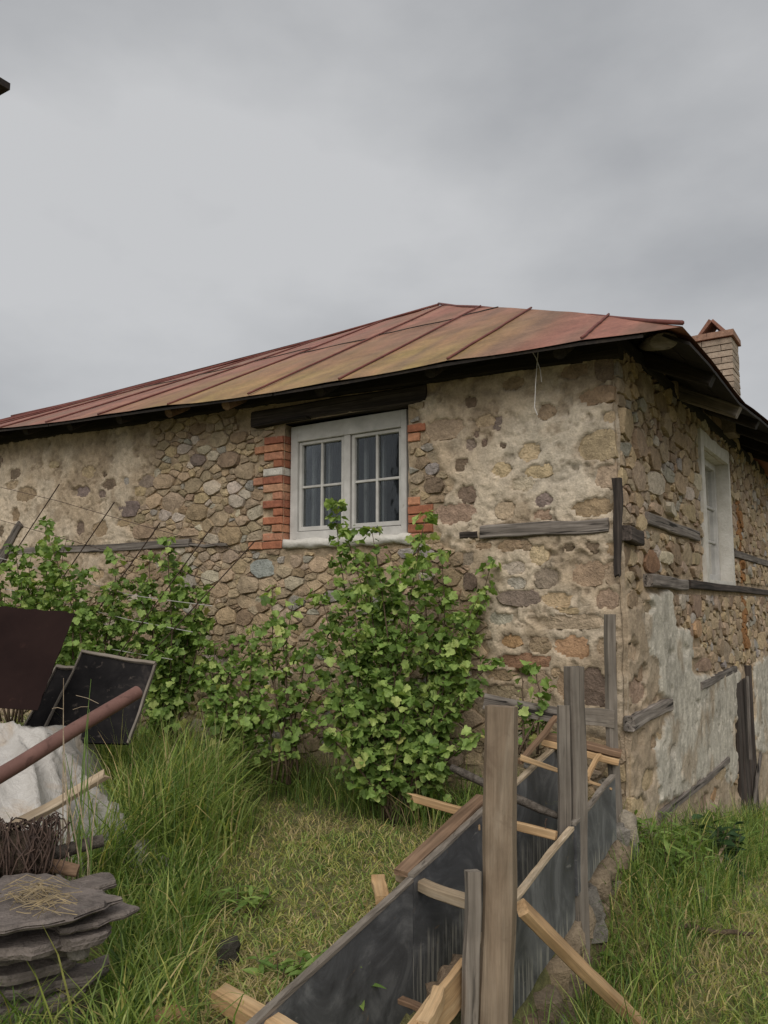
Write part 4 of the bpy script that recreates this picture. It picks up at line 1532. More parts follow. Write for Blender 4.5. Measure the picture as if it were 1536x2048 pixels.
for s_ in (-1, 1):
    a0, a1 = 0.135 * s_, -0.012 * s_
    v = []
    for b in (-0.17, 0.17):
        for (a, z) in ((a0, zt_ + 0.08), (a1, zt_ + 0.255), (a1 + 0.036 * s_, zt_ + 0.275), (a0 + 0.04 * s_, zt_ + 0.085)):
            v.append(CH(b, a + rc.uniform(-.012, .012), z + rc.uniform(-.012, .012)))
    wobj('cap_tile', v, [(0, 1, 2, 3), (4, 7, 6, 5), (0, 4, 5, 1), (1, 5, 6, 2), (2, 6, 7, 3), (3, 7, 4, 0)], M['brick'], chim, tint=np.array([0.24, 0.12, 0.085]))

# loose end of white cord hanging from the eave
def jitter_line(p0, p1, n, amp, seed):
    r_ = random.Random(seed)
    p0, p1 = V(*p0), V(*p1)
    return [p0 + (p1 - p0) * i / n + V(*(r_.uniform(-amp, amp) for _ in range(3))) * (0 < i < n) for i in range(n + 1)]


cord = MB()
Yc = 5.72
v, f = tube_geo([atY(x, y, Yc) for x, y in ((1065, 704), (1072, 716), (1076, 726), (1081, 742), (1083, 764))], 0.0032, 5)
cord.add(v, f)
v, f = tube_geo([atY(x, y, Yc) for x, y in ((1076, 703), (1074, 730), (1071, 770), (1070, 798), (1069, 815), (1075, 830))], 0.0032, 5)
cord.add(v, f)
tag(cord.build('hanging_cord', mat_plain('white_cord', (0.5, 0.48, 0.47), (0.7, 0.68, 0.66)), None), 'thin pale cord hanging from the eave near the house corner', 'cord')
#@@PART2
# ------------------------------------------------------------------ NEIGHBOUR'S EAVE (top left corner)
vz = atY(20, 180, 5.0)
c1, c2 = atZ(-260, 12, vz[2]), atZ(-260, 334, vz[2])
nb = thing('neighbouring_roof', tuple(vz), 'dark corner of a neighbouring eave poking in at the upper left', 'roof')
v = [vz, c1, c1 + (c2 - vz), c2]
v = v + [p + UP * 0.05 for p in v]
wobj('eave_soffit', v, [(0, 1, 2, 3), (4, 7, 6, 5), (0, 4, 5, 1), (1, 5, 6, 2), (2, 6, 7, 3), (3, 7, 4, 0)], M['dark_wood'], nb)
q = (c1 + c2) / 2
wobj('post', tube_geo([q * V(1, 1, 0) + UP * -0.2, q], 0.08, 8)[0], tube_geo([q * V(1, 1, 0), q], 0.08, 8)[1], M['dark_wood'], nb)

# ------------------------------------------------------------------ FORMWORK FOR THE NEW WALL
ztop = lambda t: 0.145 + 0.178 * t


def panel(t0, t1, s0, s1, top, depth, label, edge_mat, side=1, dtop=0.0, name='formwork_panel', lean=0.0):
    """black film-faced sheet with its raw sawn edge along the top"""
    base = FP((t0 + t1) / 2, (s0 + s1) / 2, ztop((t0 + t1) / 2) - depth)
    th = thing(name, tuple(base), label, 'formwork', 'black formwork panels of the wall trench')
    n, m = 14, 6
    rr = random.Random(label)
    vv, ff = [], []
    for (s, k0) in ((s0, 0), (s1, 1)):
        for i in range(n + 1):
            t = t0 + (t1 - t0) * i / n
            for j in range(m + 1):
                z = top(t) - 0.012 + dtop - depth * (1 - j / m)
                bow = 0.003 * math.sin(i * 0.7 + t0 * 5) * (j / m) + lean * (j / m)
                vv.append(FP(t, s + bow, z + (rr.uniform(-.012, .012) if j == 0 else 0)))
    N1 = (n + 1) * (m + 1)
    for i in range(n):
        for j in range(m):
            a = i * (m + 1) + j
            ff.append((a, a + 1, a + m + 2, a + m + 1))
            ff.append((N1 + a, N1 + a + m + 1, N1 + a + m + 2, N1 + a + 1))
    for i in range(n):
        a = i * (m + 1)
        ff.append((a, a + m + 1, N1 + a + m + 1, N1 + a))
        a += m
        ff.append((a, N1 + a, N1 + a + m + 1, a + m + 1))
    for i in (0, n):
        for j in range(m):
            a = i * (m + 1) + j
            ff.append((a, N1 + a, N1 + a + 1, a + 1))
    wobj('sheet', vv, ff, M['film'], th, smooth=False)
    # raw edge strip
    e = MB()
    vv, ff = [], []
    for i in range(n + 1):
        t = t0 + (t1 - t0) * i / n
        bow = 0.003 * math.sin(i * 0.7 + t0 * 5) + lean
        z = top(t) + dtop
        w0, w1 = s0 - 0.004, s1 + 0.004
        for (s, zz) in ((w0, z - 0.011), (w1, z - 0.011), (w1, z + 0.005 + rr.uniform(-.003, .003)), (w0, z + 0.005 + rr.uniform(-.003, .003))):
            vv.append(FP(t, s + bow, zz))
    for i in range(n):
        for j in range(4):
            j2 = (j + 1) % 4
            ff.append((i * 4 + j, i * 4 + j2, i * 4 + 4 + j2, i * 4 + 4 + j))
    ff += [(0, 3, 2, 1), (n * 4, n * 4 + 1, n * 4 + 2, n * 4 + 3)]
    an = math.atan2(R[1], R[0])
    o_ = np.array(vv).mean(0)
    loc = np.array(vv) - o_
    loc = np.stack([loc[:, 0] * math.cos(an) + loc[:, 1] * math.sin(an), -loc[:, 0] * math.sin(an) + loc[:, 1] * math.cos(an), loc[:, 2]], -1)
    link_obj('edge', mk_mesh('edge', loc, ff, edge_mat), th, o_, (0, 0, an))
    return th


panel(-1.5, 1.02, -0.028, 0.0, ztop, 0.68, 'black formwork panel nearest the camera, with pale cement drips low down', M['grey_wood'])
panel(1.03, 1.97, -0.026, 0.002, ztop, 0.64, 'black formwork panel beside the yard grass with a brown board along its top', M['grey_wood'], dtop=0.012)
panel(1.99, 2.92, -0.026, 0.004, ztop, 0.62, 'black formwork panel at the far end of the trench, under the house wall', M['pale_wood'], dtop=-0.005)
zr_ = lambda t: 0.04 + 0.185 * t
panel(0.78, 1.98, 0.42, 0.445, zr_, 0.47, 'grey scuffed formwork panel right behind the thick post, over the footing stones', M['pale_wood'])
panel(2.03, 2.74, 0.42, 0.445, zr_, 0.37, 'grey formwork panel wedged against the house corner with white scrapes', M['grey_wood'])
tag(plank('batten', FP(1.04, -0.075, ztop(1.04) + 0.005), FP(1.93, -0.075, ztop(1.93) + 0.02), 0.085, 0.028, M['brown_wood'], seg=8), 'brown board laid flat along the yard edge of the black panel', 'board')


def tstick(name, p0, p1, w, t, mat, label, cat, up=(0, 0, 1), group=None, **k):
    return tag(plank(name, p0, p1, w, t, mat, up=up, **k), label, cat, group)


G = 'battens bracing the trench formwork'
tstick('batten', atY(800, 1752, 4.06), atY(940, 1806, 3.62), 0.062, 0.05, M['pale_wood'], 'pale square batten nailed across the trench just left of the thick post', 'batten', group=G)
tstick('batten', atY(832, 1597, 4.72), atY(1112, 1673, 4.30), 0.034, 0.045, M['fresh_wood'], 'long fresh batten with a splintered left end passing behind the thick post', 'batten', group=G, end0=0.07, seg=14)
tstick('batten', atY(1040, 1516, 5.0), atY(1224, 1577, 4.95), 0.028, 0.035, M['fresh_wood'], 'thin light lath with pointed right end crossing behind the two grey posts', 'batten', group=G, taper=(1.0, 0.35), seg=10)
tstick('batten', atY(1085, 1483, 5.42), atY(1238, 1521, 5.27), 0.12, 0.045, M['fresh_wood'], 'lower of two stacked boards under the corner of the house wall', 'board', group=G)
tstick('batten', atY(1085, 1470, 5.42), atY(1243, 1507, 5.26), 0.11, 0.04, M['brown_wood'], 'upper of two stacked boards lying across the far end of the trench', 'board', group=G)
tstick('batten', atY(1040, 1522, 5.0), atY(1112, 1437, 5.45), 0.035, 0.03, M['brown_wood'], 'rough brown stick slanting up to the narrow grey board', 'stick', group=G, warp=0.008)
tstick('batten', atY(1172, 1556, 4.95), atY(1198, 1512, 5.2), 0.028, 0.028, M['fresh_wood'], 'short light stick between the grey post and the house corner', 'stick', group=G)
tstick('plank', atY(1166, 1432, 5.36), atY(1229, 1438, 5.30), 0.022, 0.115, M['grey_wood'], 'short grey board nailed upright between the tall grey post and the far post', 'board')
tstick('plank', atY(968, 1402, 5.62), atY(1122, 1432, 5.5), 0.022, 0.11, M['timber'], 'dark weathered board along the foot of the house wall behind the thick post', 'board')
tstick('wood_block', atY(946, 1655, 4.42), atY(934, 1638, 4.55), 0.09, 0.03, M['fresh_wood'], 'small orange wood chip under the splintered batten', 'block')
tstick('plank', atY(448, 1998, 3.30), atY(640, 2110, 2.80), 0.085, 0.075, M['fresh_wood'], 'fresh squared beam with a torn end lying over the near panel edge', 'beam', end0=0.05, seg=10)
tstick('plank', atY(928, 1955, 3.42), atY(812, 2108, 2.95), 0.03, 0.16, M['fresh_wood'], 'orange plank on edge inside the trench beside the narrow upright', 'plank')
tstick('wood_block', atY(880, 1985, 3.20), atY(845, 2060, 3.0), 0.05, 0.06, M['fresh_wood'], 'stubby orange block against the plank in the trench', 'block')
tstick('batten', atY(800, 2003, 3.5), atY(868, 2022, 3.4), 0.04, 0.02, M['brown_wood'], 'short brown stick low in the trench against the cement drips', 'stick')
ofc = atZ(760, 1778, 0.14)
tstick('wood_block', atZ(757, 1757, 0.20), atZ(764, 1801, 0.16), 0.07, 0.045, M['fresh_wood'], 'yellow offcut of timber on the grass beside the black panel', 'block')
tstick('brace', atY(1045, 1815, 3.55), atY(1300, 2072, 4.15), 0.075, 0.05, M['fresh_wood'], 'long brace running down from the thick post to the lower right grass', 'brace', up=(0.5, -0.4, 0.75), seg=12)
# uprights
pb, pt = atY(990, 2160, 3.36), atY(1003, 1412, 3.42)
pw = 0.15
thk = tag(plank('post', pb, pt, pw, pw * 0.85, M['post'], up=(0.35, -0.94, 0), seg=18, warp=0.007, cham=0.2), 'thick brown squared post standing at the front of the trench', 'post')
Gp = 'rough posts holding up the formwork'
thk['group'] = Gp
tstick('post', atY(938, 2120, 3.30), atY(946, 1742, 3.34), 0.06, 0.05, M['grey_wood'], 'short narrow upright nailed to the left of the thick post', 'post', up=(0.3, -0.95, 0), group=Gp, seg=10)
tstick('post', atY(1130, 1850, 4.40), atY(1127, 1411, 4.46), 0.072, 0.028, M['grey_wood'], 'flat grey board standing against the left side of the tall grey post', 'post', up=(0.3, -0.95, 0), group=Gp, seg=10)
tstick('post', atY(1160, 2010, 4.50), atY(1149, 1333, 4.56), 0.105, 0.075, M['grey_wood'], 'tall grey weathered post in the middle of the trench side', 'post', up=(0.45, -0.9, 0), group=Gp, seg=16, warp=0.008)
tstick('post', atY(1232, 1715, 5.30), atY(1221, 1229, 5.36), 0.068, 0.055, M['grey_wood'], 'thin grey post standing close to the house corner', 'post', up=(0.4, -0.9, 0), group=Gp, seg=14, warp=0.008)
# weathered branch across the trench
bp = [atY(x, y, Y) for x, y, Y in ((903, 1535, 4.85), (935, 1550, 4.78), (960, 1562, 4.7), (1005, 1585, 4.6), (1045, 1602, 4.55), (1080, 1618, 4.5), (1116, 1632, 4.46))]
v, f = tube_geo(bp, [0.022, 0.026, 0.024, 0.028, 0.026, 0.024, 0.018], 7)
tag(wobj('branch', v, f, M['bark'], None, smooth=True), 'weathered grey branch lying across the trench behind the thick post', 'branch')

# nails standing in the battens
for (x, y, Y, lb) in ((830, 1745, 3.98, 'bent nail standing in the pale square batten'), (531, 2023, 3.08, 'bent nail in the fresh beam at the bottom edge'), (1091, 1650, 4.33, 'nail standing in the right end of the splintered batten')):
    p = atY(x, y, Y)
    v, f = tube_geo([p - UP * 0.02, p + UP * 0.018, p + V(0.006, 0, 0.03)], 0.0032, 5)
    v2, f2 = tube_geo([p + V(0.006, 0, 0.029), p + V(0.006, 0, 0.032)], 0.006, 6)
    b = MB()
    b.add(v, f)
    b.add(v2, f2)
    tag(b.build('nail', M['wire'], None), lb, 'nail')

# footing of loose stones under the right-hand panels
foot = thing('stone_footing', tuple(FP(1.8, 0.44, -0.6)), 'rough stone footing showing under the right formwork panels', 'footing')


def rock(name, c, size, tint, seed, parent=None, mat='stone', sub=2, rough=0.28):
    r_ = np.random.default_rng(seed)
    n = 5
    vv, ff = [], []
    NL, NA = 6, 9
    for i in range(NL + 1):
        th = math.pi * i / NL
        for k in range(NA):
            ph = 2 * math.pi * k / NA
            d = V(math.sin(th) * math.cos(ph), math.sin(th) * math.sin(ph), math.cos(th))
            q = np.sign(d) * np.abs(d) ** 0.72
            nz = mnoise.noise(Vector(d * 1.3 + seed * 3.1)) * rough * 1.3 + mnoise.noise(Vector(d * 3.1 + seed)) * rough * 0.5
            vv.append(c + q * V(*size) * (1 + nz))
    for i in range(NL):
        for k in range(NA):
            k2 = (k + 1) % NA
            ff.append((i * NA + k, (i + 1) * NA + k, (i + 1) * NA + k2, i * NA + k2))
    return wobj(name, vv, ff, M[mat], parent, tint=np.array(tint), smooth=True, sharp=32)


rq = random.Random(4)
kk = 0
for row, z in enumerate((-0.74, -0.58, -0.44)):
    t = 0.35 + 0.1 * row
    while t < 3.05:
        w_ = rq.uniform(0.09, 0.17)
        zz = z + 0.34 * max(0, t - 1.25)
        if zz < zr_(t) - (0.42 if t > 2 else 0.52):
            c = np.array(SCOL[rq.choice('btllpg')]) * rq.uniform(0.8, 1.1)
            rock('stone', FP(t + w_ / 2, 0.395 + rq.uniform(-0.03, 0.03), zz), (w_ * 0.66, w_ * 0.6, rq.uniform(0.075, 0.105)), c * 0.72, kk, foot)
        t += w_ * 1.05
        kk += 1
for k, (x, y, Y) in enumerate(((902, 1965, 3.75), (915, 1990, 3.6), (925, 1935, 3.95), (880, 1990, 3.75))):
    tag(rock('stone', atY(x, y, Y), (0.07, 0.07, 0.05), np.array(SCOL['b']) * 0.9, 60 + k), ('stone lying deepest in the gap between cement drips and upright', 'stone on the trench floor touching the narrow upright', 'stone highest up the trench behind the narrow upright', 'stone on the trench floor nearest the cement drips')[k], 'stone', 'stones on the trench floor')

# ------------------------------------------------------------------ LEFT-HAND PILE
# heap under the plastic sheet
HX, HY, HAX, HAY, HH = -2.62, 4.75, 1.14, 1.35, 0.92


def heap(x, y):
    d = np.hypot((x - HX) / HAX, (y - HY) / HAY)
    d = d + 0.06 * fbm(x, y, 2.0, 2, 61)
    return HH * (1 - 0.25 * sstep(0.0, 0.6, d)) * (1 - sstep(0.52, 1.04, d)) + 0.03


na, nr = 340, 90
rt_ = random.Random(31)
CREASE = [(rt_.uniform(0, 6.283), rt_.uniform(-0.5, 0.5), rt_.choice((1, 1, -0.7)) * rt_.uniform(0.03, 0.10), rt_.uniform(0.02, 0.05), rt_.uniform(0.02, 0.45)) for _ in range(30)]
RR, AA = np.meshgrid(np.arange(nr + 1) / nr * 1.03, 2 * math.pi * np.arange(na) / na, indexing='ij')
ed = 1 + 0.06 * fbm(np.cos(AA) * 3, np.sin(AA) * 3, 1, 3, 12)
TX, TY = HX + np.cos(AA) * RR * HAX * ed, HY + np.sin(AA) * RR * HAY * ed
rid = np.zeros(RR.shape)
for (a0, cv, am, wd, st) in CREASE:
    d = (AA - a0 - cv * (RR - 0.5) + math.pi) % (2 * math.pi) - math.pi
    rid += am * np.exp(-np.abs(d) * (0.25 + RR) / wd) * sstep(st, st + 0.3, RR)
rid = np.clip(rid, -0.06, 0.17) + 0.05 * (0.5 - np.abs(fbm(TX * 0.8 + TY * 0.3, TY * 2.2 - TX, 1.6, 3, 170))) + 0.012 * fbm(TX, TY, 4, 3, 70)
TZ = heap(TX, TY) + rid * 0.8 + ground_z(TX, TY) * RR
vv = np.stack([TX + np.cos(AA) * rid * 0.6, TY + np.sin(AA) * rid * 0.6, TZ], -1).reshape(-1, 3)
ff = []
for i in range(nr):
    for k in range(na):
        k2 = (k + 1) % na
        ff.append((i * na + k, (i + 1) * na + k, (i + 1) * na + k2, i * na + k2))
tag(wobj('plastic_sheet', vv, ff, M['tarp'], None, smooth=True), 'dirty white plastic sheet draped over a heap beside the tall grass', 'plastic sheet')
# crumpled tail of another sheet on the ground
pc = atZ(275, 1750, 0.08)
vv, ff = [], []
na, nr = 44, 14
for i in range(nr + 1):
    for k in range(na):
        a = 2 * math.pi * k / na
        rr0 = i / nr
        x, y = pc[0] + math.cos(a) * rr0 * 0.30, pc[1] + math.sin(a) * rr0 * 0.26
        z = float(ground_z(x, y)) + 0.02 + 0.15 * (1 - rr0 ** 2) + 0.10 * (0.6 - 2 * abs(float(fbm(x * 1.6, y * 0.7, 5, 4, 91)))) * (1 - rr0 ** 4)
        vv.append((x, y, z))
for i in range(nr):
    for k in range(na):
        k2 = (k + 1) % na
        ff.append((i * na + k, (i + 1) * na + k, (i + 1) * na + k2, i * na + k2))
tag(wobj('plastic_sheet', vv, ff, M['tarp'], None, smooth=True), 'small crumpled white plastic lying in the grass right of the slab stack', 'plastic sheet')

# rusted sheet on the heap
q = [atY(-70, 1412, 4.95), atY(75, 1421, 5.0), atY(150, 1227, 5.35), atY(-70, 1206, 5.3)]
nu, nv = 22, 14
vv, ff = [], []
nrm = np.cross(q[1] - q[0], q[3] - q[0])
nrm /= np.linalg.norm(nrm)
rj = random.Random(5)
for th_ in (0, 0.006):
    for i in range(nu + 1):
        for j in range(nv + 1):
            a, b = i / nu, j / nv
            p = (q[0] * (1 - a) + q[1] * a) * (1 - b) + (q[3] * (1 - a) + q[2] * a) * b
            p = p + nrm * (th_ + 0.012 * float(fbm(a * 3, b * 2, 1, 3, 44)))
            if j == nv:
                p = p + UP * rj.uniform(-0.006, 0.008)
            if i == nu:
                p = p + (q[1] - q[0]) * rj.uniform(-0.008, 0.006)
            vv.append(p)
N1 = (nu + 1) * (nv + 1)
for i in range(nu):
    for j in range(nv):
        a = i * (nv + 1) + j
        ff.append((a, a + nv + 1, a + nv + 2, a + 1))
        ff.append((N1 + a, N1 + a + 1, N1 + a + nv + 2, N1 + a + nv + 1))
for j in range(nv):
    a = nu * (nv + 1) + j
    ff.append((a, N1 + a, N1 + a + 1, a + 1))
    a = j
    ff.append((a, a + 1, N1 + a + 1, N1 + a))
for i in range(nu):
    a = i * (nv + 1) + nv
    ff.append((a, a + nv + 1, N1 + a + nv + 1, N1 + a))
    a = i * (nv + 1)
    ff.append((a, N1 + a, N1 + a + nv + 1, a + nv + 1))
tag(wobj('rusted_sheet', vv, ff, M['rust'], None, smooth=True, sharp=40), 'dark brown rusted metal sheet standing on the white plastic heap', 'metal sheet')


def leaning_panel(c, label, bars_):
    """c: bottom-left, bottom-right, top-right, top-left"""
    c = [V(*p) for p in c]
    n_ = np.cross(c[1] - c[0], c[3] - c[0])
    n_ /= np.linalg.norm(n_)
    if n_[1] > 0:
        n_ = -n_
    th = thing('leaning_panel', tuple((c[0] + c[1]) / 2), label, 'formwork panel', 'black panels leaning behind the heap')
    v = c + [p - n_ * 0.02 for p in c]
    wobj('sheet', v, [(0, 1, 2, 3), (4, 7, 6, 5), (0, 4, 5, 1), (1, 5, 6, 2), (2, 6, 7, 3), (3, 7, 4, 0)], M['black_board'], th)
    plank('frame_bar', c[3] + n_ * 0.004, c[2] + n_ * 0.004, 0.024, 0.04, M['grey_wood'], up=tuple(n_), parent=th)
    plank('frame_bar', c[0] + n_ * 0.004, c[3] + n_ * 0.004, 0.012, 0.03, M['grey_wood'], up=tuple(n_), parent=th)
    plank('frame_bar', c[1] + n_ * 0.004, c[2] + n_ * 0.004, 0.016, 0.03, M['grey_wood'], up=tuple(n_), parent=th)
    return th


leaning_panel([atY(80, 1482, 5.44), atY(257, 1488, 5.37), atY(312, 1329, 5.72), atY(164, 1305, 5.85)], 'larger black board with grey wooden rim leaning behind the rusty pipe', 3)
leaning_panel([atY(0, 1545, 5.45), atY(70, 1548, 5.42), atY(168, 1340, 5.98), atY(114, 1335, 6.02)], 'smaller black board between the rusted sheet and the larger board', 3)

pp = [atY(-70, 1592, 3.48), atY(40, 1527, 3.72), atY(150, 1458, 3.98), atY(276, 1384, 4.3)]
v, f = tube_geo(pp, 0.036, 18, cap=False)
v2, f2 = tube_geo([pp[3] * 1.0, pp[3] + (pp[3] - pp[2]) * 0.001], [0.036, 0.026], 18, cap=False)
b = MB()
b.add(v, f)
v3, f3 = tube_geo([pp[3] + (pp[3] - pp[2]) * 0.0012, pp[2]], 0.029, 18, cap=False)
b.add(v2, f2)
b.add(v3, [t[::-1] for t in f3])
tag(b.build('metal_pipe', M['pipe'], None, smooth=True, sharp=50), 'rusty brown steel pipe lying aslant across the white plastic heap', 'pipe')
tstick('plank', atY(-40, 1690, 3.50), atY(206, 1552, 3.86), 0.05, 0.03, M['pale_wood'], 'pale split lath slanting up over the white plastic sheet', 'plank', up=(0, -0.5, 0.8), end1=0.05, seg=12)


def slab(pts, z, th_, label, seed, dz=(0, 0)):
    """split stone slab: outline given on its top plane, layered broken edge"""
    r_ = np.random.default_rng(seed)
    P = [atZ(x, y, z) for x, y in pts]
    q = []
    for i in range(len(P)):
        a, b_ = P[i], P[(i + 1) % len(P)]
        n_ = max(1, int(np.linalg.norm(b_ - a) / 0.035))
        for k in range(n_):
            pq = a + (b_ - a) * k / n_
            q.append(pq + V(*r_.uniform(-0.014, 0.014, 2), 0) + V(float(fbm(pq[0], pq[1], 6, 3, seed)), float(fbm(pq[0], pq[1], 6, 3, seed + 5)), 0) * 0.05)
    q = np.array(q)
    c = q.mean(0)
    n = len(q)
    tl = V(dz[0], dz[1])
    th_ = th_ * 0.66
    vv, ff = [], []
    for (sc_, d) in ((0.5, 0.0), (0.965, 0.003), (1.0, -0.006), (1.0 - 0.015, -th_ * 0.45), (1.012, -th_ * 0.55), (0.96, -th_)):
        for p in q:
            pp_ = c + (p - c) * (sc_ + r_.uniform(-0.022, 0.022) * (sc_ > 0.6))
            vv.append((pp_[0], pp_[1], z + d + (pp_[:2] - c[:2]) @ tl + 0.006 * float(fbm(pp_[0], pp_[1], 9, 3, seed))))
    vv.append((c[0], c[1], z))
    for k in range(5):
        for j in range(n):
            j2 = (j + 1) % n
            ff.append((k * n + j, (k + 1) * n + j, (k + 1) * n + j2, k * n + j2))
    ff.append(tuple(range(5 * n, 6 * n)))
    for j in range(n):
        ff.append((j, (j + 1) % n, 6 * n))
    c_ = np.array([0.215, 0.18, 0.16]) * r_.uniform(0.7, 1.3)
    o = wobj('stone_slab', vv, ff, M['slate'], None, tint=c_, smooth=True, sharp=16)
    return tag(o, label, 'stone slab', 'stone slabs stacked at the left')


slab([(-120, 1790), (0, 1752), (60, 1745), (138, 1752), (206, 1776), (236, 1794), (205, 1812), (170, 1822), (120, 1834), (60, 1846), (0, 1858), (-120, 1880)], 0.56, 0.035, 'topmost broad grey slab of the stack, with straw on it', 1)
slab([(150, 1760), (180, 1752), (222, 1746), (226, 1762), (200, 1775), (165, 1778)], 0.49, 0.035, 'small brownish slab at the back corner of the stack beside the short log', 2)
slab([(60, 1800), (190, 1806), (250, 1808), (276, 1816), (262, 1828), (210, 1842), (100, 1860)], 0.505, 0.03, 'grey slab jutting out to the right just below the topmost slab', 3)
slab([(-120, 1850), (100, 1838), (170, 1826), (226, 1840), (220, 1856), (140, 1874), (60, 1892), (-120, 1905)], 0.465, 0.06, 'dark thick slab third from the top of the stack', 4)
slab([(-120, 1868), (0, 1862), (108, 1851), (96, 1870), (74, 1884), (0, 1890), (-120, 1900)], 0.43, 0.035, 'light grey thin slab at the left front of the stack', 5)
slab([(-60, 1880), (100, 1866), (190, 1858), (222, 1866), (200, 1882), (137, 1894), (0, 1915), (-80, 1930)], 0.385, 0.045, 'ragged dark slab in the middle of the stack', 6)
slab([(-120, 1926), (20, 1918), (137, 1900), (150, 1915), (100, 1936), (0, 1952), (-120, 1970)], 0.315, 0.05, 'brown grey slab under the little square stone', 7)
slab([(-60, 1948), (60, 1938), (160, 1922), (205, 1922), (180, 1945), (90, 1968), (0, 1985)], 0.25, 0.05, 'rough slab second from the bottom of the stack', 8)
slab([(-120, 1985), (20, 1975), (120, 1945), (206, 1920), (210, 1935), (168, 1978), (104, 2004), (0, 2018), (-120, 2035)], 0.19, 0.075, 'large pale slab lowest in the stack, tilted towards the grass', 9, (0.05, 0.03))
slab([(-120, 2010), (50, 2000), (170, 1965), (190, 1975), (150, 2015), (0, 2060), (-120, 2075)], 0.10, 0.09, 'dark bottom slab half hidden in the grass', 10)
tag(rock('stone', atY(157, 1903, 2.98), (0.04, 0.035, 0.026), (0.23, 0.205, 0.18), 71, None, 'stone', rough=0.12), 'little square stone wedged in the slab stack', 'stone')

# straw on the slabs
sm = MB()
rs = random.Random(12)
for k in range(85):
    x, y = rs.gauss(80, 34), rs.gauss(1798, 14)
    p = atZ(x, y, 0.575)
    a = rs.gauss(0.25, 0.7)
    ln = rs.uniform(0.04, 0.16)
    d = V(math.cos(a), math.sin(a), 0)
    p0, p1 = p - d * ln / 2, p + d * ln / 2
    mid = p + UP * rs.uniform(0, 0.04) + V(rs.uniform(-.01, .01), rs.uniform(-.01, .01), 0)
    v, f = tube_geo([p0 + UP * rs.uniform(0, .02), mid, p1 + UP * rs.uniform(0, .015)], 0.0016, 3)
    g = rs.uniform(0.7, 1.2)
    sm.add(v, f, (0.40 * g, 0.31 * g, 0.19 * g))
o = sm.build('straw', M['grass'], None, tint=True)
tag(o, 'loose dry straw scattered on the top slab', 'straw', None, 'stuff')

# bundle of rusty barbed wire wound round a pole
cw = thing('wire_bundle', tuple(atY(40, 1790, 3.4)), 'bundle of rusty barbed wire wound on a stick, lying on the slabs', 'wire bundle')
w0, w1 = atY(-70, 1722, 3.28), atY(104, 1704, 3.42)
ax = (w1 - w0) / np.linalg.norm(w1 - w0)
b1 = np.cross(ax, UP)
b1 /= np.linalg.norm(b1)
b2 = np.cross(b1, ax)
wmb = MB()
rw = random.Random(8)
for k in range(70):
    c = w0 + (w1 - w0) * rw.uniform(0.0, 1.0)
    fx = rw.uniform(0.65, 1.08)
    pts = []
    ph = rw.uniform(0, 6.3)
    skew = rw.uniform(-0.09, 0.09)
    for i in range(17):
        a = 2 * math.pi * i / 16 + ph
        rad_ = 0.135 * fx * (1 + 0.10 * math.sin(3 * a + k))
        pts.append(c + b1 * math.cos(a) * rad_ + b2 * math.sin(a) * rad_ + ax * (skew * math.cos(a - ph) + rw.uniform(-.008, .008)))
    v, f = tube_geo(pts, 0.0032, 4, cap=False)
    wmb.add(v, f)
    for _ in range(3):
        p = pts[rw.randrange(16)]
        d = V(rw.uniform(-1, 1), rw.uniform(-1, 1), rw.uniform(-1, 1)) * 0.02
        v, f = tube_geo([p - d, p + d], 0.0022, 3)
        wmb.add(v, f)
wmb.build('wire', M['wire'], cw)
v, f = tube_geo([w0 + (w1 - w0) * i / 4 for i in range(5)], 0.10, 10)
wobj('core', v, f, M['soil'], cw)
bl = [atY(x, y, Y) for x, y, Y in ((60, 1722, 3.40), (110, 1708, 3.44), (150, 1695, 3.5), (206, 1681, 3.56))]
v, f = tube_geo(bl, [0.03, 0.031, 0.029, 0.027], 10)
tag(wobj('branch', v, f, M['bark'], None, smooth=True, sharp=50), 'dark stick poking out of the wire bundle to the right', 'branch')
bl = [atY(x, y, Y) for x, y, Y in ((85, 1728, 3.36), (120, 1734, 3.37), (156, 1742, 3.38))]
v, f = tube_geo(bl, [0.027, 0.028, 0.026], 10)
tag(wobj('branch', v, f, M['brown_wood'], None, smooth=True, sharp=50), 'short brown log stub on the slabs under the dark stick', 'branch')
# broken tile and clod in the foreground grass
tp = atZ(338, 2036, 0.14)
vv = []
for z_ in (0, 0.018):
    for i in range(9):
        a = math.pi * i / 8
        vv.append(tp + V(math.cos(a) * 0.075, math.sin(a) * 0.055 + z_ * 0.3, z_ - 0.03 + math.sin(a) * 0.028))
ff = [tuple(range(9))[::-1], tuple(range(9, 18))] + [(i, (i + 1) % 9, (i + 1) % 9 + 9, i + 9) for i in range(9)]
tag(wobj('broken_tile', vv, ff, M['terracotta'], None), 'broken piece of orange clay tile in the grass at the bottom edge', 'tile')
tag(rock('clod', atZ(457, 1908, 0.05), (0.055, 0.045, 0.06), (0.05, 0.045, 0.035), 90, None, 'stone', rough=0.4), 'dark clod of earth sticking up from the short grass', 'clod')

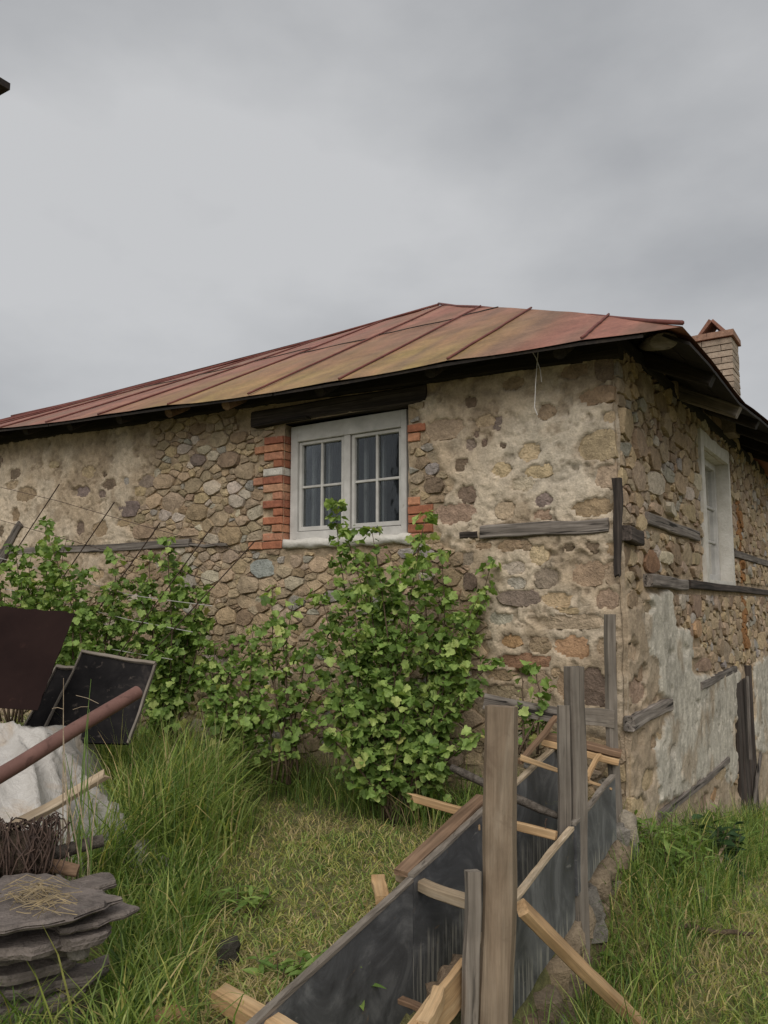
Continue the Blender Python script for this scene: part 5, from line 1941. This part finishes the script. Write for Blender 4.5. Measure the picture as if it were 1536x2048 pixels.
# ------------------------------------------------------------------ SAGGING WIRE FENCE before the bushes
fen = thing('wire_fence', tuple(FW(6.0, 0.0, 1.15)), 'sagging fence of rusty slanting rods and thin wires in front of the left bushes', 'fence')
hF = 1.15
rods = [((-60, 1240), (119, 968)), ((60, 1250), (229, 1004)), ((160, 1270), (320, 1046)), ((262, 1275), (423, 1055)), ((360, 1245), (510, 1082)), ((95, 1420), (190, 1240))]
for k, (a, b_) in enumerate(rods):
    p0, p1 = onplane(*a, C - R * hF, R), onplane(*b_, C - R * hF, R)
    p00 = p0 + (p0 - p1) / abs(p1[2] - p0[2]) * max(0, p0[2] - float(ground_z(p0[0], p0[1])) + 0.02)
    v, f = tube_geo([p00, p0, (p0 + p1) / 2 + V(0.006, 0, 0.004), p1], 0.0055, 6)
    wobj('rod', v, f, M['wire'], fen)
wires = [([(-60, 958), (0, 974), (120, 1003), (280, 1050), (400, 1082), (495, 1108)], 0), ([(-60, 1028), (0, 1040), (90, 1066), (200, 1098), (330, 1132), (430, 1165)], 0),
         ([(-60, 1104), (0, 1116), (120, 1150), (260, 1190), (330, 1200), (425, 1212)], 1), ([(-40, 1165), (60, 1190), (165, 1216), (260, 1240), (385, 1264)], 1),
         ([(125, 1283), (200, 1294), (260, 1305), (345, 1319)], 1), ([(95, 1350), (180, 1366), (300, 1378)], 0), ([(60, 1413), (150, 1424), (250, 1440)], 0)]
for k, (pl_, pale) in enumerate(wires):
    pts = [onplane(x, y, C - R * (hF - 0.008), R) for x, y in pl_]
    v, f = tube_geo(pts, 0.0035 if pale else 0.003, 5)
    wobj('wire', v, f, M['wire_pale'] if pale else M['wire'], fen)

# ------------------------------------------------------------------ PLANTS
def leaf_mesh(name, seed, mat):
    r_ = random.Random(seed)
    # five-lobed currant leaf, stalk at the origin, tip towards +Y
    out = [(0.0, 0.03), (0.13, -0.09), (0.31, -0.07), (0.40, 0.06), (0.41, 0.17), (0.56, 0.24), (0.60, 0.38), (0.50, 0.50), (0.34, 0.50), (0.33, 0.66), (0.22, 0.82), (0.0, 0.93)]
    pts = [(x * r_.uniform(0.9, 1.1), y * r_.uniform(0.94, 1.06)) for x, y in out]
    pts += [(-x * r_.uniform(0.9, 1.1), y * r_.uniform(0.94, 1.06)) for x, y in out[1:-1]][::-1]
    z = lambda x, y: 0.22 * abs(x) - 0.28 * (y - 0.35) ** 2 + r_.uniform(-0.03, 0.03)
    v = [(x, y, z(x, y)) for x, y in pts] + [(0, 0.36, -0.02)]
    n = len(pts)
    f = [(n, i, (i + 1) % n) for i in range(n)]
    k = len(v)
    v += [(-0.012, 0.02, 0), (0.012, 0.02, 0), (0.0, -0.42, -0.12)]
    f.append((k, k + 2, k + 1))
    return v, f


LV = [leaf_mesh('leaf', s, None) for s in range(4)]
LME = [mk_mesh('leaf', v, f, M['leaf']) for v, f in LV]
LC = np.array([(0.075, 0.12, 0.028), (0.16, 0.25, 0.06), (0.265, 0.375, 0.10), (0.40, 0.47, 0.15)])
LVA = [np.array(v) for v, f in LV]
LFA = [np.array(f) for v, f in LV]


def branch_path(p0, p1, n, sag, rr):
    p0, p1 = V(*p0), V(*p1)
    out = []
    side = V(rr.uniform(-1, 1), rr.uniform(-1, 1), 0) * 0.12 * np.linalg.norm(p1 - p0)
    for i in range(n + 1):
        f_ = i / n
        # stems rise first and lean out later
        x = p0 * (1 - f_) + p1 * f_
        x = x + side * math.sin(math.pi * f_) * 0.5
        x[2] = p0[2] + (p1[2] - p0[2]) * (f_ ** 0.85)
        out.append(x + V(rr.uniform(-1, 1), rr.uniform(-1, 1), 0) * 0.008)
    return out


def bush(name, base, tips, label, group, n_leaf, lsize, seed, twig=0.26, lim=300, lower=0.18, cat='bush'):
    rr = random.Random(seed)
    th = thing(name, tuple(base), label, cat, group)
    nodes = []
    tw = MB()
    for k, tpnt in enumerate(tips):
        b0 = V(*base) + V(rr.uniform(-.12, .12), rr.uniform(-.08, .08), -0.02)
        path = branch_path(b0, tpnt, 10, 0, rr)
        ln = np.linalg.norm(path[-1] - path[0])
        v, f = tube_geo(path, [0.011 - 0.0085 * i / 10 for i in range(11)], 5)
        wobj('stem', v, f, M['stem'], th, smooth=True)
        m = max(4, int(ln / 0.085))
        for i in range(m):
            f_ = lower + (1 - lower) * (i + rr.random()) / m
            j = min(9, int(f_ * 10))
            p = path[j] + (path[j + 1] - path[j]) * (f_ * 10 - j)
            if f_ > 0.82:
                nodes += [(p, 0.05)] * 2
                continue
            a = rr.uniform(0, 6.28)
            tl = twig * rr.uniform(0.35, 1.0) * (1.15 - 0.7 * f_)
            d = V(math.cos(a), math.sin(a), rr.uniform(0.1, 0.75))
            e = p + d * tl
            v, f = tube_geo([p, (p + e) / 2 + UP * 0.01, e], [0.004, 0.003, 0.0018], 3, cap=False)
            tw.add(v, f)
            for q in (0.35, 0.6, 0.8, 1.0, 1.0):
                nodes.append((p + d * tl * q, 0.05))
        nodes += [(path[-1], 0.03)] * 5
    if tw.v:
        tw.build('twigs', M['stem'], th)['kind'] = 'stuff'
    hw = C - R * 0.03
    L_ = []
    for k in range(n_leaf):
        p, sp = nodes[rr.randrange(len(nodes))]
        a = rr.uniform(0, 6.28)
        off = V(math.cos(a), math.sin(a), rr.uniform(-0.5, 0.6)) * rr.uniform(0.015, 0.075)
        c = p + off
        # keep in front of the house wall
        dpt = np.dot(c - hw, R)
        if dpt > -0.015:
            c = c - R * (dpt + rr.uniform(0.015, 0.05))
        if c[2] < float(ground_z(c[0], c[1])) + 0.03:
            continue
        yaw = a - math.pi / 2 + rr.gauss(0, 0.6)
        pit = rr.gauss(-0.6, 0.55)
        rol = rr.gauss(0, 0.5)
        s_ = lsize * (0.42 + 1.0 * rr.random())
        br = rr.random()
        L_.append((c, yaw, pit, rol, s_, br, rr.randrange(4)))
    # those nearest the camera and outermost show largest
    key = [(np.linalg.norm(l[0] - V(0, 0, EYE)) / l[4]) for l in L_]
    order = np.argsort(key)
    rv_, rf_, rc_ = [], [], []
    nn = 0
    for rank, i in enumerate(order):
        c, yaw, pit, rol, s_, br, var = L_[i]
        e = Euler((pit, rol, yaw), 'XYZ')
        if rank < lim:
            o = link_obj('leaf', LME[var], th, c, e)
            o.scale = (s_, s_, s_)
        else:
            m = np.array(e.to_matrix())
            vv = LVA[var] @ m.T * s_ + c
            rv_.append(vv)
            rf_.append(LFA[var] + nn)
            nn += len(vv)
            x = br * 3
            j = min(2, int(x))
            rc_.append(np.tile(LC[j] * (1 - x + j) + LC[j + 1] * (x - j), (len(vv), 1)))
    if rv_:
        me = fast_mesh('foliage', np.concatenate(rv_) - V(*base), np.concatenate(rf_), M['leaf_attr'], np.concatenate(rc_))
        o = link_obj('foliage', me, th, base)
        o['kind'] = 'stuff'
    return th


GB = 'currant bushes along the house wall'
tips = [(672, 1008), (690, 1060), (745, 1060), (850, 1032), (835, 1080), (882, 1105), (985, 1125), (960, 1190), (640, 1190), (605, 1310), (910, 1230), (985, 1320), (800, 1140), (715, 1180),
        (760, 1240), (860, 1280), (660, 1350), (930, 1400), (700, 1420), (820, 1400), (620, 1430), (960, 1470), (760, 1500), (880, 1500), (730, 1110), (930, 1300), (670, 1260)]
rt = random.Random(2)
bush('currant_bush', tuple(atZ(800, 1640, 0.04)), [atY(x, y, (6.02 if y < 1150 else 5.85) + rt.uniform(-0.38, 0.22)) for x, y in tips], 'tall leafy currant bush in front of the window and wall', GB, 5000, 0.059, 41, twig=0.2)
bush('currant_bush', tuple(atY(570, 1560, 6.45)), [atY(x, y, 6.55 + rt.uniform(-.2, .2)) for x, y in ((545, 1172), (585, 1205), (560, 1240), (525, 1260), (610, 1300), (600, 1380), (520, 1360), (640, 1350), (560, 1420))],
     'sparse young currant bush left of the tall one, under the window', GB, 400, 0.066, 42, twig=0.13)
bush('currant_bush', tuple(atY(470, 1560, 6.5)), [atY(x, y, 6.6 + rt.uniform(-.25, .25)) for x, y in ((430, 1290), (470, 1275), (505, 1260), (455, 1340), (520, 1330), (410, 1340), (490, 1400), (540, 1420), (440, 1420))],
     'low currant bush above the tall grass, right of the leaning boards', GB, 950, 0.06, 43, twig=0.15)
bush('currant_bush', tuple(atY(330, 1500, 6.9)), [atY(x, y, 6.9 + rt.uniform(-.3, .3)) for x, y in ((332, 1078), (300, 1115), (402, 1178), (262, 1160), (365, 1130), (410, 1240), (290, 1210), (340, 1190), (380, 1290), (280, 1290), (330, 1260), (430, 1300), (345, 1340), (400, 1190), (250, 1230))],
     'bushy currant behind the larger leaning board, with one tall shoot', GB, 2700, 0.059, 44, twig=0.21)
bush('currant_bush', tuple(atY(160, 1450, 7.0)), [atY(x, y, 7.1 + rt.uniform(-.3, .3)) for x, y in ((132, 1078), (102, 1095), (232, 1112), (175, 1140), (205, 1180), (140, 1170), (240, 1190), (110, 1200), (180, 1250), (220, 1260), (90, 1040), (150, 1290), (250, 1290))],
     'currant bush behind the right end of the rusted sheet', GB, 2200, 0.059, 45, twig=0.2)
bush('currant_bush', tuple(atY(20, 1440, 7.2)), [atY(x, y, 7.2 + rt.uniform(-.3, .3)) for x, y in ((30, 1095), (62, 1112), (0, 1130), (-50, 1110), (45, 1160), (80, 1165), (10, 1190), (-40, 1200), (60, 1220))],
     'currant bush at the left edge above the rusted sheet', GB, 1500, 0.059, 46, twig=0.19)
bush('currant_sapling', tuple(atY(1060, 1500, 5.55)), [atY(x, y, 5.6) for x, y in ((1042, 1335), (1070, 1332), (1085, 1400), (1062, 1430), (1105, 1430), (1050, 1470))],
     'thin seedling with few leaves behind the thick post', None, 90, 0.06, 47, twig=0.07, lower=0.4, cat='seedling')


def lance_leaf(w):
    pts = [(0, 0), (w * 0.7, 0.22), (w, 0.45), (w * 0.7, 0.72), (0, 1.0), (-w * 0.7, 0.72), (-w, 0.45), (-w * 0.7, 0.22)]
    v = [(x, y, 0.3 * abs(x) - 0.25 * y * y) for x, y in pts] + [(0, 0.45, -0.05)]
    return v, [(8, i, (i + 1) % 8) for i in range(8)]


def weed_clump(name, base, n_st, spread, height, lw, lsize, mat, label, cat, seed, per=9):
    rr = random.Random(seed)
    th = thing(name, tuple(base), label, cat)
    v0, f0 = lance_leaf(lw)
    me = mk_mesh('leaf', v0, f0, M[mat])
    st = MB()
    cnt = 0
    for k in range(n_st):
        a = rr.uniform(0, 6.28)
        r_ = spread * math.sqrt(rr.random())
        b0 = V(base[0] + math.cos(a) * r_ * 0.6, base[1] + math.sin(a) * r_ * 0.6, 0)
        b0[2] = float(ground_z(b0[0], b0[1])) - 0.01
        tp_ = b0 + V(math.cos(a) * r_ * 0.6, math.sin(a) * r_ * 0.6, height * rr.uniform(0.6, 1.1))
        v, f = tube_geo([b0, (b0 + tp_) / 2, tp_], [0.004, 0.003, 0.002], 4, cap=False)
        st.add(v, f)
        for i in range(per):
            q = 0.15 + 0.85 * (i + rr.random()) / per
            p = b0 + (tp_ - b0) * q
            if cnt >= 300:
                break
            o = link_obj('leaf', me, th, p, Euler((rr.gauss(0.35, 0.35), rr.gauss(0, 0.3), rr.uniform(0, 6.28)), 'XYZ'))
            s_ = lsize * rr.uniform(0.7, 1.2)
            o.scale = (s_, s_, s_)
            cnt += 1
    st.build('stems', M['stem'], th)
    return th


def gp(x, y, guess=-0.5):
    """ground point under a pixel"""
    z = guess
    for _ in range(12):
        p = atZ(x, y, z)
        z = 0.5 * z + 0.5 * float(ground_z(p[0], p[1]))
    return atZ(x, y, z)


weed_clump('weed_clump', gp(1338, 1745), 26, 0.34, 0.34, 0.13, 0.11, 'weed', 'bright green leafy weed clump at the foot of the right wall', 'weed', 51, 11)
weed_clump('weed_clump', gp(1440, 1740), 20, 0.26, 0.36, 0.26, 0.11, 'burdock', 'dark broad-leaved weed between the dry sticks and the right wall', 'weed', 52, 7)
weed_clump('weed_clump', gp(1500, 1720), 22, 0.5, 0.38, 0.12, 0.11, 'weed', 'green weed clump at the right edge below the dark doorway', 'weed', 53, 11)
weed_clump('weed_clump', gp(300, 1700, 0.0), 12, 0.28, 0.22, 0.3, 0.09, 'weed', 'round-leaved weed low in the tall grass beside the white plastic', 'weed', 54, 6)
weed_clump('weed_clump', gp(560, 1960, 0.0), 9, 0.16, 0.10, 0.16, 0.10, 'weed', 'small rosette of plain leaves in the short grass beside the near panel', 'weed', 55, 4)
weed_clump('weed_clump', gp(690, 1940, 0.0), 7, 0.14, 0.09, 0.18, 0.085, 'weed', 'flat rosette of weed leaves in the trodden grass near the yellow offcut', 'weed', 56, 4)
weed_clump('weed_clump', gp(470, 1830, 0.0), 10, 0.2, 0.16, 0.14, 0.10, 'weed', 'leafy weed in the middle of the yard grass, left of the dark clod', 'weed', 57, 5)
weed_clump('weed_clump', gp(1250, 1960), 9, 0.2, 0.14, 0.16, 0.09, 'weed', 'small weed in the right-hand grass beside the long brace', 'weed', 58, 5)
for (x0, y0, x1, y1, lb) in ((1418, 1745, 1455, 1672, 'longest dry stick leaning out of the dark weed'), (1425, 1752, 1446, 1712, 'middle dry stick leaning out of the dark weed'), (1412, 1725, 1428, 1697, 'shortest dry stick leaning out of the dark weed')):
    g0 = gp(x0, y0)
    tstick('stick', g0, atY(x1, y1, g0[1] + 0.12), 0.022, 0.018, M['pale_wood'], lb, 'stick', seg=6, warp=0.006)
g0, g1 = gp(1355, 1872), gp(1515, 1885)
pts = [g0 + (g1 - g0) * i / 6 + UP * (0.05 + 0.01 * math.sin(i * 2)) + V(0, 0.02 * math.sin(i * 1.3), 0) for i in range(7)]
v, f = tube_geo(pts, [0.012, 0.016, 0.017, 0.014, 0.016, 0.013, 0.008], 7)
tag(wobj('stick', v, f, M['stem'], None, smooth=True), 'rotten reddish branch lying in the right-hand grass', 'branch')
tag(rock('stone', gp(1398, 1808) + UP * 0.06, (0.055, 0.05, 0.05), (0.12, 0.115, 0.06), 95, None, 'stone', rough=0.1), 'small mossy round stone in the right-hand grass', 'stone')

# ------------------------------------------------------------------ GRASS
def blades(x, y, hgt, width, lean, az, col, droop, curl=1.8):
    n = len(x)
    z = ground_z(x, y) - 0.01
    lv = np.array([0.0, 0.38, 0.72, 1.0])
    wv = np.array([1.0, 0.85, 0.55, 0.0])
    dx, dy = np.cos(az), np.sin(az)
    fa = az + math.pi / 2 + rng.normal(0, 0.6, n)
    sx, sy = np.cos(fa), np.sin(fa)
    vs_ = []
    for k in range(4):
        s = lv[k]
        out = lean * hgt * s ** curl
        zz = hgt * s * np.sqrt(np.clip(1 - (0.72 * lean * s) ** 2, 0.05, 1)) - droop * hgt * s ** 3
        cx_, cy_, cz_ = x + dx * out, y + dy * out, z + np.maximum(zz, 0.008)
        if k < 3:
            w_ = width * wv[k] / 2
            vs_.append(np.stack([cx_ - sx * w_, cy_ - sy * w_, cz_], -1))
            vs_.append(np.stack([cx_ + sx * w_, cy_ + sy * w_, cz_], -1))
        else:
            vs_.append(np.stack([cx_, cy_, cz_], -1))
    v = np.stack(vs_, 1).reshape(-1, 3)
    b = (np.arange(n) * 7)[:, None]
    f = np.concatenate([b + np.array(t) for t in ((0, 1, 3), (0, 3, 2), (2, 3, 5), (2, 5, 4), (4, 5, 6))])
    c = np.repeat(col, 7, 0)
    return v, f, c


def keep_mask(x, y):
    t, s = ts_of(x, y)
    dx, dy = x - C[0], y - C[1]
    u = dx * L[0] + dy * L[1]
    r = dx * R[0] + dy * R[1]
    m = ~((r > -0.05) & (u > -0.06))
    m &= ~((s > -0.17) & (s < 0.455) & (t < 3.1))
    m &= ~((np.hypot((x - HX) / HAX, (y - HY) / HAY) < 0.84))
    px, py = project(np.stack([x, y, np.full_like(x, 0.3)], -1))
    m &= ~((px < 215) & (y > 2.95) & (y < 4.0))
    m &= ~((px < 200) & (y > 2.3) & (y < 2.95) & (rng.random(len(x)) < 0.6))
    px, py = project(np.stack([x, y, np.zeros_like(x)], -1))
    m &= (px > -160) & (px < 1700) & (py < 2330)
    return m


G_DK = np.array([0.085, 0.14, 0.035])
G_MD = np.array([0.17, 0.25, 0.06])
G_LT = np.array([0.285, 0.355, 0.095])
G_YL = np.array([0.45, 0.44, 0.155])
G_ST = np.array([0.56, 0.45, 0.24])


def gcol(n, mixw):
    pal = np.stack([G_DK, G_MD, G_LT, G_YL, G_ST])
    k = np.array([rng.choice(5, p=np.array(m) / np.sum(m)) for m in [mixw]]) if False else rng.choice(5, size=n, p=np.array(mixw) / np.sum(mixw))
    c = pal[k] * rng.uniform(0.75, 1.25, (n, 1))
    return c * np.stack([rng.uniform(0.9, 1.12, n), np.ones(n), rng.uniform(0.85, 1.15, n)], -1)


GV, GFc, GC, gn = [], [], [], 0


def add_grass(x, y, *a):
    global gn
    v, f, c = blades(x, y, *a)
    GV.append(v)
    GFc.append(f + gn)
    GC.append(c)
    gn += len(v)


def scatter(n, x0, x1, y0, y1, dens):
    x, y = rng.uniform(x0, x1, n), rng.uniform(y0, y1, n)
    m = keep_mask(x, y)
    x, y = x[m], y[m]
    d = dens(x, y)
    k = rng.random(len(x)) < d
    return x[k], y[k]


def wallY(x):
    return C[1] + (x - C[0]) / L[0] * L[1]


def tall_w(x, y):
    """where the grass stands tall: beside the heap, in front of the left bushes"""
    a = sstep(0.98, 0.5, np.hypot((x + 1.75) / 0.86, (y - 5.5) / 1.9) - 0.28 * fbm(x, y, 1.7, 3, 88))
    b = sstep(1.15, 0.55, wallY(x) - y) * (x < 1.3)
    return np.clip(a, 0, 1), np.clip(b, 0, 1)


# short trodden yard grass
x, y = scatter(85000, -3.2, 1.6, 2.2, 8.0, lambda x, y: (1 - 0.75 * tall_w(x, y)[0]) * sstep(-1.9, -1.1, x + 0.1 * y * 0) * np.clip((7.5 - y) / 4, 0.35, 1))
n = len(x)
pt = fbm(x, y, 1.6, 3, 55)
h = rng.uniform(0.035, 0.095, n) * (1 + 0.6 * pt)
lean = rng.uniform(0.7, 1.4, n)
az = rng.uniform(0, 6.28, n)
c = gcol(n, [0.3, 1.2, 2.7, 3.2, 1.7])
dry = (fbm(x, y, 1.1, 4, 57) + 0.55 * np.exp(-((ts_of(x, y)[1] + 0.25) / 0.35) ** 2) > 0.30)
c = np.where((dry & (rng.random(n) < 0.55))[:, None], G_ST * rng.uniform(0.6, 1.15, (n, 1)), c)
add_grass(x, y, h, rng.uniform(0.005, 0.010, n), lean, az, c, rng.uniform(0, 0.25, n))
# longer tufts through the yard
x, y = scatter(6500, -3.2, 1.4, 2.2, 8.0, lambda x, y: sstep(0.05, 0.35, fbm(x, y, 1.4, 3, 59)) * (1 - tall_w(x, y)[0]) * 0.8 + 0.15)
n = len(x)
add_grass(x, y, rng.uniform(0.09, 0.2, n), rng.uniform(0.004, 0.008, n), rng.uniform(0.5, 1.3, n), rng.uniform(0, 6.28, n), gcol(n, [1, 2.5, 2.5, 1, 0.4]), rng.uniform(0, 0.35, n))
# front left fringe beside the slabs
x, y = scatter(20000, -2.0, -0.25, 2.2, 4.6, lambda x, y: sstep(-0.62, -1.02, x + 0.18 * (y - 3)) * (0.5 + 0.5 * sstep(-0.1, 0.3, fbm(x, y, 2, 3, 63))))
n = len(x)
add_grass(x, y, rng.uniform(0.18, 0.42, n), rng.uniform(0.006, 0.0135, n), rng.uniform(0.2, 1.0, n), rng.uniform(0, 6.28, n), gcol(n, [1.3, 2.6, 2.2, 0.6, 0.35]), rng.uniform(0, 0.4, n))
# tall grass by the heap
x, y = scatter(34000, -3.0, 0.2, 3.6, 8.0, lambda x, y: tall_w(x, y)[0])
n = len(x)
tw_ = tall_w(x, y)[0]
add_grass(x, y, rng.uniform(0.36, 0.92, n) * (0.42 + 0.58 * tw_), rng.uniform(0.006, 0.0135, n), rng.uniform(0.15, 1.05, n), rng.uniform(0, 6.28, n), gcol(n, [1.3, 2.6, 2.8, 0.9, 0.5]), rng.uniform(0, 0.4, n))
# flowering stalks standing above it
x, y = scatter(1500, -3.0, 0.4, 3.6, 8.0, lambda x, y: np.maximum(tall_w(x, y)[0], 0.3 * tall_w(x, y)[1]) * 0.4)
n = len(x)
add_grass(x, y, rng.uniform(0.7, 1.15, n), rng.uniform(0.003, 0.0045, n), rng.uniform(0.05, 0.5, n), rng.uniform(0, 6.28, n), gcol(n, [0, 0.6, 2, 2, 2.4]), rng.uniform(0, 0.15, n))
# grass along the bushes and the wall foot
x, y = scatter(46000, -4.5, 1.5, 4.6, 9.5, lambda x, y: tall_w(x, y)[1] * 0.85)
n = len(x)
add_grass(x, y, rng.uniform(0.2, 0.55, n), rng.uniform(0.004, 0.008, n), rng.uniform(0.15, 1.0, n), rng.uniform(0, 6.28, n), gcol(n, [2.6, 3.0, 1.3, 0.3, 0.35]), rng.uniform(0, 0.4, n))
# long arching blades in the near corner, in front of the slabs
n = 150
x, y = rng.uniform(-1.75, -0.55, n), rng.uniform(2.35, 2.98, n)
add_grass(x, y, rng.uniform(0.35, 0.7, n), rng.uniform(0.006, 0.011, n), rng.uniform(0.25, 0.95, n), rng.uniform(0, 6.28, n), gcol(n, [0.8, 2.6, 3, 0.8, 0.5]), rng.uniform(0, 0.45, n))
# right-hand slope
x, y = scatter(105000, 0.6, 6.0, 2.8, 12.0, lambda x, y: np.clip((9 - y) / 4, 0.3, 1) * (ts_of(x, y)[1] > 0.4))
n = len(x)
tf = fbm(x, y, 1.7, 3, 92)
h = rng.uniform(0.05, 0.16, n) * (1 + 0.9 * tf)
c = gcol(n, [0.7, 1.8, 2.8, 2.1, 1.0])
dry = fbm(x, y, 1.5, 4, 93) > 0.05
c = np.where((dry & (rng.random(n) < 0.5))[:, None], G_ST * rng.uniform(0.55, 1.1, (n, 1)), c)
add_grass(x, y, h, rng.uniform(0.005, 0.0105, n), rng.uniform(0.4, 1.35, n), rng.uniform(0, 6.28, n), c, rng.uniform(0, 0.35, n))
# taller fringe along the formwork and the right wall
x, y = scatter(60000, 0.6, 6.0, 2.8, 12.0, lambda x, y: np.maximum((ts_of(x, y)[1] > 0.45) * (ts_of(x, y)[1] < 0.9) * 0.85, sstep(0.55, 0.1, -((x - C[0]) * L[0] + (y - C[1]) * L[1])) * (((x - C[0]) * R[0] + (y - C[1]) * R[1]) > -0.3) * 0.6))
n = len(x)
add_grass(x, y, rng.uniform(0.2, 0.5, n), rng.uniform(0.005, 0.010, n), rng.uniform(0.15, 0.9, n), rng.uniform(0, 6.28, n), gcol(n, [1.8, 3, 1.8, 0.4, 0.35]), rng.uniform(0, 0.4, n))
gme = fast_mesh('grass', np.concatenate(GV), np.concatenate(GFc), M['grass'], np.concatenate(GC))
tag(link_obj('grass', gme), 'meadow grass of the yard and slope, tall beside the plastic heap', 'grass', None, 'stuff')

# tall dry stalks in front of the white plastic
sk = thing('dry_weed', tuple(gp(150, 1700, 0.3)), 'clump of thin tall stalks standing in front of the white plastic', 'weed')
rk = random.Random(77)
for k in range(16):
    x0, x1 = rk.uniform(125, 190), rk.uniform(120, 200)
    p0, p1 = atY(x0, rk.uniform(1690, 1760), 3.45), atY(x1, rk.uniform(1330, 1560), 3.55 + rk.uniform(-.1, .1))
    p0[2] = min(p0[2], 0.55)
    b0 = V(p0[0], p0[1], float(ground_z(p0[0], p0[1])))
    v, f = tube_geo([b0, p0, (p0 + p1) / 2 + V(rk.uniform(-.01, .01), 0, 0), p1], [0.0035, 0.003, 0.0025, 0.0012], 4, cap=False)
    wobj('stalk', v, f, M['weed'] if k % 2 else M['pale_wood'], sk)
for k in range(3):
    a = atY(rk.uniform(125, 180), rk.uniform(1380, 1420), 3.6)
    b_ = a + V(rk.uniform(-.12, .14), 0.02, rk.uniform(-.05, .05))
    v, f = tube_geo([a, (a + b_) / 2 + UP * 0.006, b_], 0.0011, 4, cap=False)
    wobj('stalk', v, f, M['pale_wood'], sk)
